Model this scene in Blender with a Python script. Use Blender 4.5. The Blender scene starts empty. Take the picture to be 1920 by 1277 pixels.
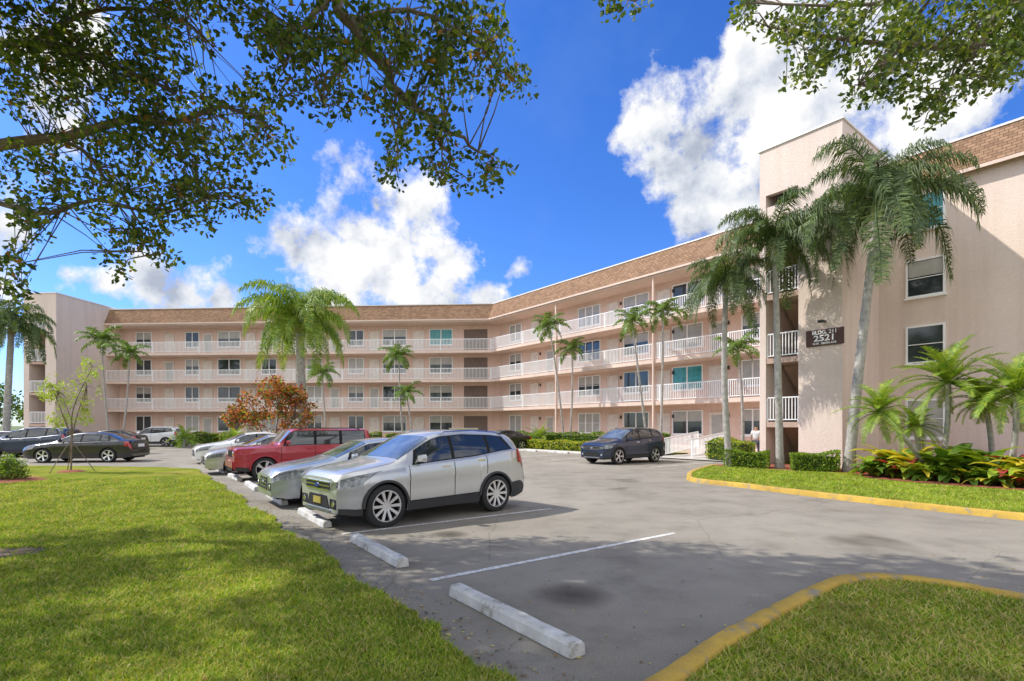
import bpy, math, random
import numpy as np
from mathutils import Vector, Matrix
random.seed(7); rng=np.random.default_rng(7)
R=math.radians
scn=bpy.context.scene
col=scn.collection
F=980.0; HZ=798.0; CH=1.75
def G(u,v,z=0.0):
    Y=F*(CH-z)/(v-HZ); return Vector(((u-960)*Y/F,Y,z))
def G0(u,v,z=.12):
    p=G(u,v,z); p.z=0; return p
def AT(u,v,Y): return Vector(((u-960)*Y/F,Y,CH+(HZ-v)*Y/F))
def proj(p): return 960+F*p[0]/p[1], HZ-F*(p[2]-CH)/p[1]
# ---------------------------------------------------------------- camera
cd=bpy.data.cameras.new('camera'); cam=bpy.data.objects.new('camera',cd); col.objects.link(cam)
cam.location=(0,0,CH); cam.rotation_euler=(R(90),0,0)
cd.sensor_width=36; cd.lens=F/1920*36; cd.shift_y=(HZ-638.5)/1920; cd.clip_end=3000; cd.clip_start=.05
scn.camera=cam
scn.view_settings.view_transform='Standard'
# ---------------------------------------------------------------- materials
def newmat(name):
    m=bpy.data.materials.new(name); m.use_nodes=True
    nt=m.node_tree; return m,nt,nt.nodes['Principled BSDF'],nt.nodes['Material Output']
def c4(c): return (c[0],c[1],c[2],1)
def noise(nt,scale,detail=4,rough=.6,coord=None,off=None):
    n=nt.nodes.new('ShaderNodeTexNoise'); n.inputs['Scale'].default_value=scale; n.inputs['Detail'].default_value=detail; n.inputs['Roughness'].default_value=rough
    if coord is None:
        tc=nt.nodes.new('ShaderNodeTexCoord'); coord=tc.outputs['Object']
    nt.links.new(coord,n.inputs['Vector']); return n
def ramp(nt,fac,stops):
    r=nt.nodes.new('ShaderNodeValToRGB'); e=r.color_ramp.elements
    while len(e)<len(stops): e.new(.5)
    for i,(p,c) in enumerate(stops): e[i].position=p; e[i].color=c4(c) if len(c)==3 else c
    nt.links.new(fac,r.inputs['Fac']); return r.outputs['Color']
def mixc(nt,fac,a,b,mode='MIX'):
    m=nt.nodes.new('ShaderNodeMixRGB'); m.blend_type=mode
    for s,v in ((m.inputs[0],fac),(m.inputs[1],a),(m.inputs[2],b)):
        if isinstance(v,bpy.types.NodeSocket): nt.links.new(v,s)
        elif isinstance(v,(int,float)): s.default_value=v
        else: s.default_value=c4(v)
    return m.outputs[0]
def bump(nt,b,h,strength=.3,dist=.02):
    n=nt.nodes.new('ShaderNodeBump'); n.inputs['Strength'].default_value=strength; n.inputs['Distance'].default_value=dist
    nt.links.new(h,n.inputs['Height']); nt.links.new(n.outputs[0],b.inputs['Normal'])
def mat(name,c,rough=.7,metal=0,var=.12,scale=4,bmp=0,bscale=60,c2=None,coat=0,spec=.5):
    m,nt,b,o=newmat(name)
    n=noise(nt,scale)
    lo=tuple(x*(1-var) for x in c); hi=tuple(min(1,x*(1+var)) for x in (c2 or c))
    nt.links.new(ramp(nt,n.outputs['Fac'],[(.3,lo),(.7,hi)]),b.inputs['Base Color'])
    b.inputs['Roughness'].default_value=rough; b.inputs['Metallic'].default_value=metal
    b.inputs['Coat Weight'].default_value=coat; b.inputs['Coat Roughness'].default_value=.04
    b.inputs['Specular IOR Level'].default_value=spec
    if bmp: bump(nt,b,noise(nt,bscale,3).outputs['Fac'],bmp)
    return m
def leafmat(name,c,tr=.35,rough=.5):
    m,nt,b,o=newmat(name)
    n=noise(nt,1.5,3)
    cc=ramp(nt,n.outputs['Fac'],[(.3,tuple(x*.7 for x in c)),(.7,tuple(x*1.3 for x in c))])
    nt.links.new(cc,b.inputs['Base Color']); b.inputs['Roughness'].default_value=rough
    t=nt.nodes.new('ShaderNodeBsdfTranslucent'); nt.links.new(mixc(nt,1,cc,(1.5,1.4,.6),'MULTIPLY'),t.inputs['Color'])
    mx=nt.nodes.new('ShaderNodeMixShader'); mx.inputs[0].default_value=tr
    nt.links.new(b.outputs[0],mx.inputs[1]); nt.links.new(t.outputs[0],mx.inputs[2]); nt.links.new(mx.outputs[0],o.inputs['Surface'])
    return m
def stucco(name,c):
    m,nt,b,o=newmat(name)
    n=noise(nt,.35,5); n2=noise(nt,9,4)
    a=ramp(nt,n.outputs['Fac'],[(.3,tuple(x*.94 for x in c)),(.7,tuple(min(1,x*1.05) for x in c))])
    tc=nt.nodes.new('ShaderNodeTexCoord'); mp=nt.nodes.new('ShaderNodeMapping'); mp.inputs['Scale'].default_value=(2.5,2.5,.12)
    nt.links.new(tc.outputs['Object'],mp.inputs['Vector']); n3=noise(nt,1,4,.6,mp.outputs[0])
    a=mixc(nt,1,a,ramp(nt,n3.outputs['Fac'],[(.35,(.93,.92,.91)),(.6,(1,1,1))]),'MULTIPLY')
    nt.links.new(mixc(nt,1,a,ramp(nt,n2.outputs['Fac'],[(.3,(.94,.94,.94)),(.7,(1,1,1))]),'MULTIPLY'),b.inputs['Base Color'])
    b.inputs['Roughness'].default_value=.9; b.inputs['Specular IOR Level'].default_value=.2
    bump(nt,b,noise(nt,22,4).outputs['Fac'],.5,.03); return m
def asphalt():
    m,nt,b,o=newmat('asphalt')
    big=noise(nt,.12,5,.6); mid=noise(nt,1.1,6,.65); fine=noise(nt,120,2,.6); spots=noise(nt,.45,3,.5)
    a=ramp(nt,big.outputs['Fac'],[(.35,(.27,.243,.203)),(.65,(.37,.338,.285))])
    a=mixc(nt,1,a,ramp(nt,mid.outputs['Fac'],[(.25,(.66,.66,.66)),(.5,(.97,.97,.97)),(.75,(1.1,1.09,1.08))]),'MULTIPLY')
    a=mixc(nt,1,a,ramp(nt,fine.outputs['Fac'],[(.3,(.55,.55,.55)),(.7,(1.32,1.32,1.32))]),'MULTIPLY')
    a=mixc(nt,1,a,ramp(nt,spots.outputs['Fac'],[(.25,(.5,.49,.48)),(.37,(1,1,1))]),'MULTIPLY')
    tc=nt.nodes.new('ShaderNodeTexCoord')
    dn=noise(nt,.8,4); dv=mixc(nt,.25,tc.outputs['Object'],dn.outputs['Color'])
    v=nt.nodes.new('ShaderNodeTexVoronoi'); v.feature='DISTANCE_TO_EDGE'; v.inputs['Scale'].default_value=.33; nt.links.new(dv,v.inputs['Vector'])
    a=mixc(nt,1,a,ramp(nt,v.outputs['Distance'],[(0,(.75,.75,.75)),(.003,(1,1,1))]),'MULTIPLY')
    for (sx,sy,sr) in ((.62,5.4,.42),(-1.0,8.4,.3)):
        dnn=nt.nodes.new('ShaderNodeVectorMath'); dnn.operation='DISTANCE'; nt.links.new(mixc(nt,.12,tc.outputs['Object'],noise(nt,4,4).outputs['Color']),dnn.inputs[0]); dnn.inputs[1].default_value=(sx*.88+.06,sy*.88+.06,.06)
        a=mixc(nt,1,a,ramp(nt,dnn.outputs['Value'],[(0,(.3,.29,.29)),(sr*.5,(.5,.49,.49)),(sr,(1,1,1))]),'MULTIPLY')
    nt.links.new(a,b.inputs['Base Color']); b.inputs['Roughness'].default_value=.9; b.inputs['Specular IOR Level'].default_value=.15
    bump(nt,b,fine.outputs['Fac'],.6,.012); return m
def lawnmat(name,dry=.5):
    m,nt,b,o=newmat(name)
    n=noise(nt,.5,6,.65); n2=noise(nt,14,5,.7); n3=noise(nt,70,3,.7)
    a=ramp(nt,n.outputs['Fac'],[(.3,(.15,.24,.02)),(.5,(.33,.38,.035)),(.5+.35*dry,(.5,.42,.12))])
    a=mixc(nt,1,a,ramp(nt,n2.outputs['Fac'],[(.3,(.5,.53,.42)),(.65,(1.15,1.1,1))]),'MULTIPLY')
    a=mixc(nt,1,a,ramp(nt,n3.outputs['Fac'],[(.3,(.42,.43,.37)),(.7,(1.35,1.35,1.2))]),'MULTIPLY')
    nt.links.new(a,b.inputs['Base Color']); b.inputs['Roughness'].default_value=.95; b.inputs['Specular IOR Level'].default_value=.1
    bump(nt,b,n3.outputs['Fac'],.9,.04); return m
def shingle():
    m,nt,b,o=newmat('roof_shingle')
    tc=nt.nodes.new('ShaderNodeTexCoord'); sp=nt.nodes.new('ShaderNodeSeparateXYZ'); cb=nt.nodes.new('ShaderNodeCombineXYZ')
    nt.links.new(tc.outputs['Object'],sp.inputs[0]); nt.links.new(sp.outputs['X'],cb.inputs['X']); nt.links.new(sp.outputs['Z'],cb.inputs['Y'])
    br=nt.nodes.new('ShaderNodeTexBrick'); nt.links.new(cb.outputs[0],br.inputs['Vector'])
    br.inputs['Scale'].default_value=1; br.inputs['Brick Width'].default_value=.26; br.inputs['Row Height'].default_value=.13; br.inputs['Mortar Size'].default_value=.012; br.inputs['Bias'].default_value=0
    br.inputs['Color1'].default_value=(.37,.235,.15,1); br.inputs['Color2'].default_value=(.245,.15,.095,1); br.inputs['Mortar'].default_value=(.13,.08,.055,1)
    n=noise(nt,.8,5)
    nt.links.new(mixc(nt,1,br.outputs['Color'],ramp(nt,n.outputs['Fac'],[(.3,(.9,.9,.9)),(.7,(1.08,1.06,1.05))]),'MULTIPLY'),b.inputs['Base Color'])
    b.inputs['Roughness'].default_value=.95; b.inputs['Specular IOR Level'].default_value=.1; bump(nt,b,br.outputs['Fac'],-.4,.02); return m
def weathered(name,c):
    m,nt,b,o=newmat(name)
    n=noise(nt,5,6,.7); n2=noise(nt,1.2,3)
    a=ramp(nt,n.outputs['Fac'],[(.34,(.3,.27,.21)),(.46,tuple(x*.82 for x in c)),(.7,c)])
    a=mixc(nt,1,a,ramp(nt,n2.outputs['Fac'],[(.3,(.75,.73,.7)),(.7,(1,1,1))]),'MULTIPLY')
    nt.links.new(a,b.inputs['Base Color']); b.inputs['Roughness'].default_value=.8; bump(nt,b,noise(nt,45,4).outputs['Fac'],.5,.02); return m
M={}
M['asphalt']=asphalt(); M['lawn']=lawnmat('lawn',.45); M['lawn_dry']=lawnmat('lawn_dry',.15)
M['far']=mat('far_ground',(.12,.15,.04),.95,scale=.1); M['soil']=mat('dark_soil',(.14,.09,.065),.95,var=.5,scale=14,bmp=.9,bscale=40)
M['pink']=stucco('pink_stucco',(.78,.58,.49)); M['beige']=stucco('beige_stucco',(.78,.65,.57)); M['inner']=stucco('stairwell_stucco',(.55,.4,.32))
M['slab']=stucco('slab_edge',(.8,.63,.54)); M['shingle']=shingle()
M['white']=mat('white_paint',(.9,.9,.9),.5,var=.03); M['cap']=mat('roof_cap',(.8,.78,.75),.6,var=.05)
M['glass']=mat('window_glass',(.03,.04,.045),.06,var=.4,scale=1.2,spec=.8)
M['blind']=mat('window_blind',(.42,.41,.38),.25,var=.15,scale=2); M['teal']=mat('window_teal_reflection',(.06,.3,.32),.1,var=.3)  # teal panes: a reflection put into the glass colour
M['door']=mat('door_paint',(.72,.64,.57),.5); M['dark']=mat('recess_shade',(.2,.15,.125),.9)
M['yellow']=weathered('yellow_kerb_paint',(.66,.43,.07)); M['plate']=mat('yellow_plate',(.4,.32,.06),.5)
M['conc']=mat('concrete',(.5,.47,.43),.9,var=.15,scale=3,bmp=.3); M['stop']=weathered('white_wheel_stop',(.76,.75,.72))
M['line']=mat('road_paint',(.62,.61,.58),.8,var=.4,scale=14)
M['mulch']=mat('red_mulch',(.28,.08,.04),.95,var=.5,scale=18,bmp=.9,bscale=40)
M['bark']=mat('bark',(.2,.155,.12),.95,var=.35,scale=9,bmp=.7,bscale=25)
M['palmbark']=mat('palm_bark',(.36,.34,.31),.9,var=.3,scale=7,bmp=.5,bscale=20)
M['tan']=mat('tan_fibre',(.28,.24,.1),.9)
M['shaft']=mat('crown_shaft',(.2,.3,.06),.5)
M['lf1']=leafmat('leaf_dark',(.05,.09,.014),.38); M['lf2']=leafmat('leaf_mid',(.105,.165,.022),.4); M['lf3']=leafmat('leaf_light',(.22,.27,.04),.42); M['lf4']=leafmat('leaf_rust',(.3,.15,.03))
M['pl1']=leafmat('palm_leaf_dark',(.065,.11,.03),.3); M['pl2']=leafmat('palm_leaf_mid',(.14,.2,.055),.3); M['py1']=leafmat('palm_leaf_lime',(.15,.27,.03),.35); M['py2']=leafmat('palm_leaf_yellow',(.3,.38,.045),.35)
M['or1']=leafmat('leaf_orange',(.48,.17,.035)); M['or2']=leafmat('leaf_red',(.27,.05,.025)); M['hd1']=leafmat('hedge_green',(.1,.2,.02)); M['hd2']=leafmat('hedge_lime',(.29,.4,.03)); M['hd3']=leafmat('hedge_yellow',(.56,.47,.04))
M['sp1']=leafmat('sapling_leaf',(.38,.47,.06)); M['pinkleaf']=leafmat('cordyline_red',(.38,.05,.05))
M['gr1']=leafmat('grass_blade',(.18,.3,.02),.3,.8); M['gr2']=leafmat('grass_blade_light',(.37,.44,.04),.3,.8); M['gr3']=leafmat('grass_blade_straw',(.55,.47,.18),.3,.8)
M['tyre']=mat('tyre_rubber',(.025,.025,.025),.85); M['rim']=mat('alloy_rim',(.7,.7,.72),.25,.8,var=.03)
M['rimdark']=mat('dark_rim',(.3,.3,.31),.35,.8)
M['plastic']=mat('black_plastic',(.035,.035,.037),.6); M['cglass']=mat('car_glass',(.02,.025,.028),.03,var=.2,spec=.9,coat=.6)
M['cglass2']=mat('windscreen_glass',(.12,.14,.14),.03,var=.6,scale=2,spec=1,coat=1)
M['lamp']=mat('headlight_lens',(.2,.21,.22),.08,.3,coat=1,scale=14,var=.6); M['amber']=mat('amber_lens',(.7,.25,.03),.2); M['tail']=mat('tail_lens',(.4,.015,.015),.15,coat=1); M['chrome']=mat('chrome',(.75,.75,.77),.12,1,var=.02)
M['gap']=mat('panel_gap',(.012,.012,.012),.9); M['blue']=mat('blue_emblem',(.02,.06,.3),.3)
def paint(name,c,metal=.5): return mat(name,c,.3,metal,var=.03,coat=1)
M['p_silver']=paint('silver_paint',(.58,.58,.57),.5); M['p_grey']=paint('bluish_silver_paint',(.4,.44,.48),.5); M['p_red']=paint('red_paint',(.4,.015,.03),.1)
M['p_white']=paint('white_car_paint',(.75,.75,.75),0); M['p_black']=paint('black_paint',(.012,.012,.014),.2); M['p_navy']=paint('navy_paint',(.015,.03,.07),.3); M['p_champ']=paint('champagne_paint',(.5,.49,.46),.4)
M['brown']=mat('sign_brown',(.08,.035,.025),.6); M['skin']=mat('skin',(.5,.3,.22),.6); M['shirt']=mat('white_shirt',(.75,.75,.75),.8); M['trousers']=mat('dark_trousers',(.05,.06,.09),.8); M['hair']=mat('hair',(.05,.035,.03),.8)
M['tanbox']=mat('tan_metal',(.5,.45,.32),.6)
# ---------------------------------------------------------------- mesh builder
class MB:
    def __init__(s): s.v=[]; s.f=[]; s.m=[]
    def add(s,vs,fs,mi=0):
        o=len(s.v); s.v+= [tuple(p) for p in vs]; s.f+=[tuple(i+o for i in f) for f in fs]; s.m+=[mi]*len(fs)
    def box(s,x0,x1,y0,y1,z0,z1,mi=0):
        s.add([(x0,y0,z0),(x1,y0,z0),(x1,y1,z0),(x0,y1,z0),(x0,y0,z1),(x1,y0,z1),(x1,y1,z1),(x0,y1,z1)],
              [(0,3,2,1),(4,5,6,7),(0,1,5,4),(1,2,6,5),(2,3,7,6),(3,0,4,7)],mi)
    def prism(s,pts,z0,z1,mi=0):
        n=len(pts); a=sum(pts[i][0]*pts[(i+1)%n][1]-pts[(i+1)%n][0]*pts[i][1] for i in range(n))
        if a<0: pts=pts[::-1]
        vs=[(p[0],p[1],z0) for p in pts]+[(p[0],p[1],z1) for p in pts]
        s.add(vs,[tuple(range(n-1,-1,-1)),tuple(range(n,2*n))]+[(i,(i+1)%n,n+(i+1)%n,n+i) for i in range(n)],mi)
    def quad(s,a,b,c,d,mi=0): s.add([a,b,c,d],[(0,1,2,3)],mi)
    def tube(s,pts,rad,n=8,mi=0,cap=True):
        pts=[Vector(p) for p in pts]; k=len(pts)
        if not hasattr(rad,'__len__'): rad=[rad]*k
        vs=[]
        for i,p in enumerate(pts):
            t=(pts[min(i+1,k-1)]-pts[max(i-1,0)]).normalized()
            a=t.cross(Vector((0,0,1)) if abs(t.z)<.9 else Vector((1,0,0))).normalized(); b=t.cross(a)
            for j in range(n):
                an=2*math.pi*j/n; vs.append(p+(a*math.cos(an)+b*math.sin(an))*rad[i])
        fs=[(i*n+j,i*n+(j+1)%n,(i+1)*n+(j+1)%n,(i+1)*n+j) for i in range(k-1) for j in range(n)]
        if cap: fs+=[tuple(range(n-1,-1,-1)),tuple((k-1)*n+j for j in range(n))]
        s.add(vs,fs,mi)
    def lathe(s,prof,n=28,mi=0,axis='y',closed=False):
        vs=[];k=len(prof)
        for r,h in prof:
            for j in range(n):
                a=2*math.pi*j/n
                vs.append((r*math.cos(a),h,r*math.sin(a)) if axis=='y' else (r*math.cos(a),r*math.sin(a),h))
        fs=[(i*n+j,i*n+(j+1)%n,(i+1)*n+(j+1)%n,(i+1)*n+j) for i in range(k-1) for j in range(n)]
        s.add(vs,fs,mi)
    def mesh(s,name,mats,smooth=False,ang=35):
        me=bpy.data.meshes.new(name); me.from_pydata(s.v,[],s.f)
        for m in (mats if isinstance(mats,(list,tuple)) else [mats]): me.materials.append(M[m] if isinstance(m,str) else m)
        if any(s.m): me.polygons.foreach_set('material_index',s.m)
        me.update()
        if smooth:
            me.shade_smooth(); me.set_sharp_from_angle(angle=R(ang))
        return me
    def build(s,name,mats,parent=None,loc=(0,0,0),rz=0,smooth=False,ang=35):
        return ob(name,s.mesh(name,mats,smooth,ang),parent,loc,rz)
def ob(name,me,parent=None,loc=(0,0,0),rz=0):
    o=bpy.data.objects.new(name,me); col.objects.link(o); o.location=loc; o.rotation_euler=(0,0,rz)
    if parent: o.parent=parent
    return o
def tag(o,label=None,cat=None,group=None,kind=None):
    if label: o['label']=label
    if cat: o['category']=cat
    if group: o['group']=group
    if kind: o['kind']=kind
    return o
def thing(name,label,cat,loc,rz=0,group=None):
    o=ob(name,None,None,loc,rz); o.empty_display_size=.3; return tag(o,label,cat,group)
def struct(o,label,cat): return tag(o,label,cat,kind='structure')
# ---------------------------------------------------------------- world
EL=45; SAZ=Vector((-.95,.2,0)).normalized()
S=Vector((SAZ.x*math.cos(R(EL)),SAZ.y*math.cos(R(EL)),math.sin(R(EL))))
w=bpy.data.worlds.new('World'); scn.world=w; w.use_nodes=True; nt=w.node_tree; bg=nt.nodes['Background']
WS=.15; bg.inputs['Strength'].default_value=WS
sky=nt.nodes.new('ShaderNodeTexSky'); sky.sky_type='NISHITA'; sky.sun_disc=False; sky.sun_elevation=R(EL); sky.sun_rotation=math.atan2(S.x,S.y); sky.ozone_density=2.0; sky.air_density=1.0; sky.dust_density=.4
hs=nt.nodes.new('ShaderNodeHueSaturation'); hs.inputs['Saturation'].default_value=1.25; nt.links.new(sky.outputs[0],hs.inputs['Color'])
skyc=mixc(nt,1,hs.outputs[0],(.72,.95,1.5),'MULTIPLY')
tc=nt.nodes.new('ShaderNodeTexCoord'); D=tc.outputs['Generated']
blobs=[(600,475,66),(680,440,72),(755,465,84),(830,485,56),(640,520,70),(720,535,74),(820,540,52),(565,490,32),(980,515,28),(915,555,36),(700,392,26),
(1200,235,44),(1260,225,60),(1330,255,82),(1420,190,88),(1500,140,100),(1600,150,135),(1750,180,105),(1470,60,84),(1420,100,55),(1350,330,78),(1260,300,54),(1400,385,84),(1310,385,44),(1830,215,36),
(290,530,44),(350,555,48),(430,562,32),(120,510,32),(185,530,32),(80,200,56),(20,430,30),(40,90,64),(150,60,45),(640,590,44),(540,600,44),(-200,450,160),(2200,300,200),(-500,300,200),(2600,100,300)]
def vmath(op,a,b):
    n=nt.nodes.new('ShaderNodeVectorMath'); n.operation=op
    for i,x in enumerate((a,b)):
        if isinstance(x,bpy.types.NodeSocket): nt.links.new(x,n.inputs[i])
        elif x is not None: n.inputs[i].default_value=x
    return n
def mth(op,a,b,cl=False):
    n=nt.nodes.new('ShaderNodeMath'); n.operation=op; n.use_clamp=cl
    for i,x in enumerate((a,b)):
        if isinstance(x,bpy.types.NodeSocket): nt.links.new(x,n.inputs[i])
        elif x is not None: n.inputs[i].default_value=x
    return n.outputs[0]
wn=noise(nt,9,3,.5,D); wv=vmath('SUBTRACT',wn.outputs['Color'],(.5,.5,.5)); ws=vmath('SCALE',wv.outputs[0],None); ws.inputs['Scale'].default_value=.1
DD=vmath('ADD',D,ws.outputs[0]).outputs[0]
acc=None
for u,v,r in blobs:
    d=Vector(((u-960)/F,1,(HZ-v)/F)); L=d.length; d.normalize()
    dist=vmath('DISTANCE',DD,tuple(d)).outputs['Value']
    q=mth('SUBTRACT',1,mth('DIVIDE',dist,r/F/L*1.4))
    acc=q if acc is None else mth('SMOOTH_MAX',acc,q)
for n in nt.nodes:
    if n.type=='MATH' and n.operation=='SMOOTH_MAX': n.inputs[2].default_value=.15
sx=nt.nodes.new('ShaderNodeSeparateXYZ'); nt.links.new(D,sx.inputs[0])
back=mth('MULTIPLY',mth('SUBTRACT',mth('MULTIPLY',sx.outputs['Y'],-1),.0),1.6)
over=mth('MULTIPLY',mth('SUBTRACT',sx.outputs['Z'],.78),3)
fill_clouds=mth('MAXIMUM',back,over)  # unseen cloud masses behind and overhead, added as fill for the facades
acc=mth('MAXIMUM',acc,mth('MINIMUM',fill_clouds,.8))
nz=noise(nt,12,10,.64,D)
off=vmath('ADD',D,(-.016,0,.024)); nz2=noise(nt,12,7,.58,off.outputs[0]); nz1=noise(nt,12,7,.58,D)
big=noise(nt,5,3,.5,D); offb=vmath('ADD',D,(-.03,0,.05)); big2=noise(nt,5,3,.5,offb.outputs[0])
dens=mth('ADD',acc,mth('MULTIPLY',mth('SUBTRACT',nz.outputs['Fac'],.49),3.0))
mask=mth('MULTIPLY',mth('SUBTRACT',dens,.08),1.9,True)
hz=noise(nt,3,6,.6,D); hmask=mth('MULTIPLY',mth('SUBTRACT',hz.outputs['Fac'],.54),1.3,True)
sh=mth('ADD',.6,mth('MULTIPLY',mth('SUBTRACT',nz1.outputs['Fac'],nz2.outputs['Fac']),2.4))
sh=mth('ADD',sh,mth('MULTIPLY',mth('SUBTRACT',big.outputs['Fac'],big2.outputs['Fac']),2.2),True)
thick=mth('MULTIPLY',mth('SUBTRACT',dens,.5),.35,True)
sh=mth('SUBTRACT',sh,mth('MULTIPLY',thick,.2),True)
K=1/WS
cc=ramp(nt,sh,[(.0,(.46,.51,.62)),(.4,(.74,.78,.86)),(.8,(1,1,1))])
bright=mth('MULTIPLY',mth('ADD',1.02,mth('MULTIPLY',mth('MULTIPLY',fill_clouds,1.5,True),.55)),K)  # the added out-of-view clouds are brightened for more fill
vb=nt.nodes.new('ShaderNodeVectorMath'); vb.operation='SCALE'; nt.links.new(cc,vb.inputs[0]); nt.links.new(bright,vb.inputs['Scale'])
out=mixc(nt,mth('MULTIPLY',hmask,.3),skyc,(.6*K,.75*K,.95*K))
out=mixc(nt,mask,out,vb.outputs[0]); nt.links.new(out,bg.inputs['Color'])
sl=bpy.data.lights.new('sun','SUN'); sl.energy=5; sl.angle=R(.5); sl.color=(1,.95,.86); so=bpy.data.objects.new('sun',sl); col.objects.link(so)
so.rotation_euler=(-S).to_track_quat('-Z','Y').to_euler()
# ---------------------------------------------------------------- frames
O=Vector((-1.96,48,0))
RD=Vector((.615,-.788,0)).normalized(); RN=Vector((RD.y,-RD.x,0))
LD=Vector((.998,-.064,0)).normalized(); LN=Vector((LD.y,-LD.x,0))
def W(t,n,z=0): return O+RD*t+RN*n+Vector((0,0,z))
def WL(t,n,z=0): return O+LD*t+LN*n+Vector((0,0,z))
RA=math.atan2(RD.y,RD.x); LA=math.atan2(LD.y,LD.x)
def t_at(u,n,right=True):
    d,nn=(RD,RN) if right else (LD,LN); k=(u-960)/F; b=O+nn*n
    return (k*b.y-b.x)/(d.x-k*d.y)
def corner(n): return O+(RN+LN)*(n/(1+RN.dot(LN)))
rr=Vector((.587,-.8096,0)).normalized(); mm_=Vector((.8096,.587,0)).normalized()
# ---------------------------------------------------------------- ground
def sheet(name,pts,z,m,label,cat):
    b=MB(); pts=[(p[0],p[1]) for p in pts]; n=len(pts)
    a=sum(pts[i][0]*pts[(i+1)%n][1]-pts[(i+1)%n][0]*pts[i][1] for i in range(n))
    if a<0: pts=pts[::-1]
    b.add([(p[0],p[1],z) for p in pts],[tuple(range(n))]); return struct(b.build(name,m),label,cat)
sheet('ground',[(-1500,-1500),(1500,-1500),(1500,1500),(-1500,1500)],-.05,'far','flat green ground stretching to the horizon','ground')
sheet('asphalt_lot',[(-90,-30),(60,-30),(60,70),(-90,70)],0,'asphalt','weathered grey asphalt parking lot and driveway','parking lot')
def pip(x,y,poly):
    c=False;j=len(poly)-1
    for i in range(len(poly)):
        a,b=poly[i],poly[j]
        if (a[1]>y)!=(b[1]>y) and x<(b[0]-a[0])*(y-a[1])/(b[1]-a[1])+a[0]: c=not c
        j=i
    return c
edge=[]
p0=G(370,880); p1=p0+rr*30
N=200
for i in range(N+1):
    p=p0.lerp(p1,i/N); edge.append(p+mm_*(random.uniform(-.07,.07)+.06*math.sin(i*.3)))
lawnL=edge+[Vector((6,-8,0)),Vector((-45,-8,0)),Vector((-45,26,0)),G(0,873),G(300,877)]
sheet('lawn',lawnL,.03,'lawn','sunlit green lawn left of the parked cars with dry patches','lawn')
def smooth_path(p,k=6):
    out=[]
    for i in range(len(p)-1):
        a=p[max(i-1,0)];b=p[i];c=p[i+1];d=p[min(i+2,len(p)-1)]
        for j in range(k):
            t=j/k; out.append(.5*((2*b)+(c-a)*t+(2*a-5*b+4*c-d)*t*t+(3*b-a-3*c+d)*t**3))
    out.append(p[-1]); return out
isl=smooth_path([Vector((-2.2,.2,0)),Vector((-.7,1.8,0)),G0(1262,1262),G0(1345,1204),G0(1450,1146),G0(1550,1096),G0(1590,1084),G0(1635,1080),G0(1690,1082),G0(1800,1096),G0(1920,1118),Vector((6.2,3.6,0)),Vector((7.8,.8,0))])
sheet('grass_island',isl+[Vector((8.5,-3,0)),Vector((-4,-3,0))],.10,'lawn_dry','dry patchy grass island inside the near yellow kerb','lawn')
def kerb(name,path,wd,z1,m,label):
    b=MB(); n=len(path); L=[];
    for i,p in enumerate(path):
        t=(path[min(i+1,n-1)]-path[max(i-1,0)]).normalized(); s=Vector((t.y,-t.x,0))
        L.append((p,s))
    prof=[(-wd/2-.02,-.04),(-wd/2,z1-.02),(-wd/2+.02,z1),(wd/2-.02,z1),(wd/2,z1-.02),(wd/2+.02,-.04)]
    vs=[p+s*(a+random.uniform(-.005,.005))+Vector((0,0,h+random.uniform(-.004,.004))) for p,s in L for a,h in prof]; k=len(prof)
    fs=[(i*k+j,i*k+j+1,(i+1)*k+j+1,(i+1)*k+j) for i in range(n-1) for j in range(k-1)]
    fs+=[tuple(range(k)),tuple((n-1)*k+j for j in range(k))]
    b.add(vs,fs); return tag(b.build(name,m,smooth=True,ang=50),label,'kerb')
kerb('yellow_kerb',isl,.15,.14,'yellow','worn yellow painted kerb curving around the near grass island')
rl=smooth_path([Vector((8.6,21.9,0)),G0(1330,873),G0(1303,881),G0(1293,889),G0(1306,897),G0(1400,907),G0(1500,919),G0(1700,941),G0(1920,963),Vector((12.4,6,0)),Vector((15.3,1,0))])
sheet('grass_verge',rl+[Vector((25,-1,0)),Vector((32,8,0)),W(33,-1),W(28,-1),W(27.4,3.5),Vector((9.6,22.6,0))],.10,'lawn','green grass verge between the drive and the stair tower','lawn')
kerb('yellow_kerb',rl,.16,.13,'yellow','long yellow kerb edging the grass verge by the stair tower')
sheet('mulch_bed',[Vector((8.2,21.7,0)),Vector((9.2,20.2,0)),Vector((11.9,18.2,0)),Vector((11.2,16.4,0)),Vector((12.0,14.6,0)),Vector((14,12.2,0)),Vector((18,8,0)),Vector((24,10,0)),W(33,1),W(30,5),W(27.6,5),Vector((9.8,22.8,0))],.106,'mulch','red mulch planting bed at the foot of the stair tower','planting bed')
sheet('mulch_bed',[W(2,4.6),W(20.6,4.6),W(20.6,-.2),W(0,-.2),WL(-1.0,-.2),WL(-33,-.2),WL(-33,3),WL(-1.6,3)],.09,'lawn','strip of planting along the foot of the balcony wings','planting bed')
kerb('concrete_kerb',[W(20.7,4.6),W(11,4.6),W(2.1,4.65),WL(-1.4,3.05),WL(-17,3.05),WL(-33,3.05)],.15,.13,'conc','pale concrete kerb along the planting at the building wings')
sheet('entrance_path',[W(20.9,4.6),W(27.3,4.6),W(27.3,-.2),W(20.9,-.2)],.05,'conc','concrete entrance path leading to the stair tower','path')
pm_=G(-20,1045); bp_=[(pm_.x+math.cos(a)*(.5+.12*math.sin(3*a)+random.uniform(-.08,.08)),pm_.y+math.sin(a)*(.5+.1*math.cos(2*a)+random.uniform(-.08,.08))) for a in [i*.1571 for i in range(40)]]
sheet('bare_soil_patch',bp_,.036,'soil','bare brown soil patch at the left edge of the lawn','soil')
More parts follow.
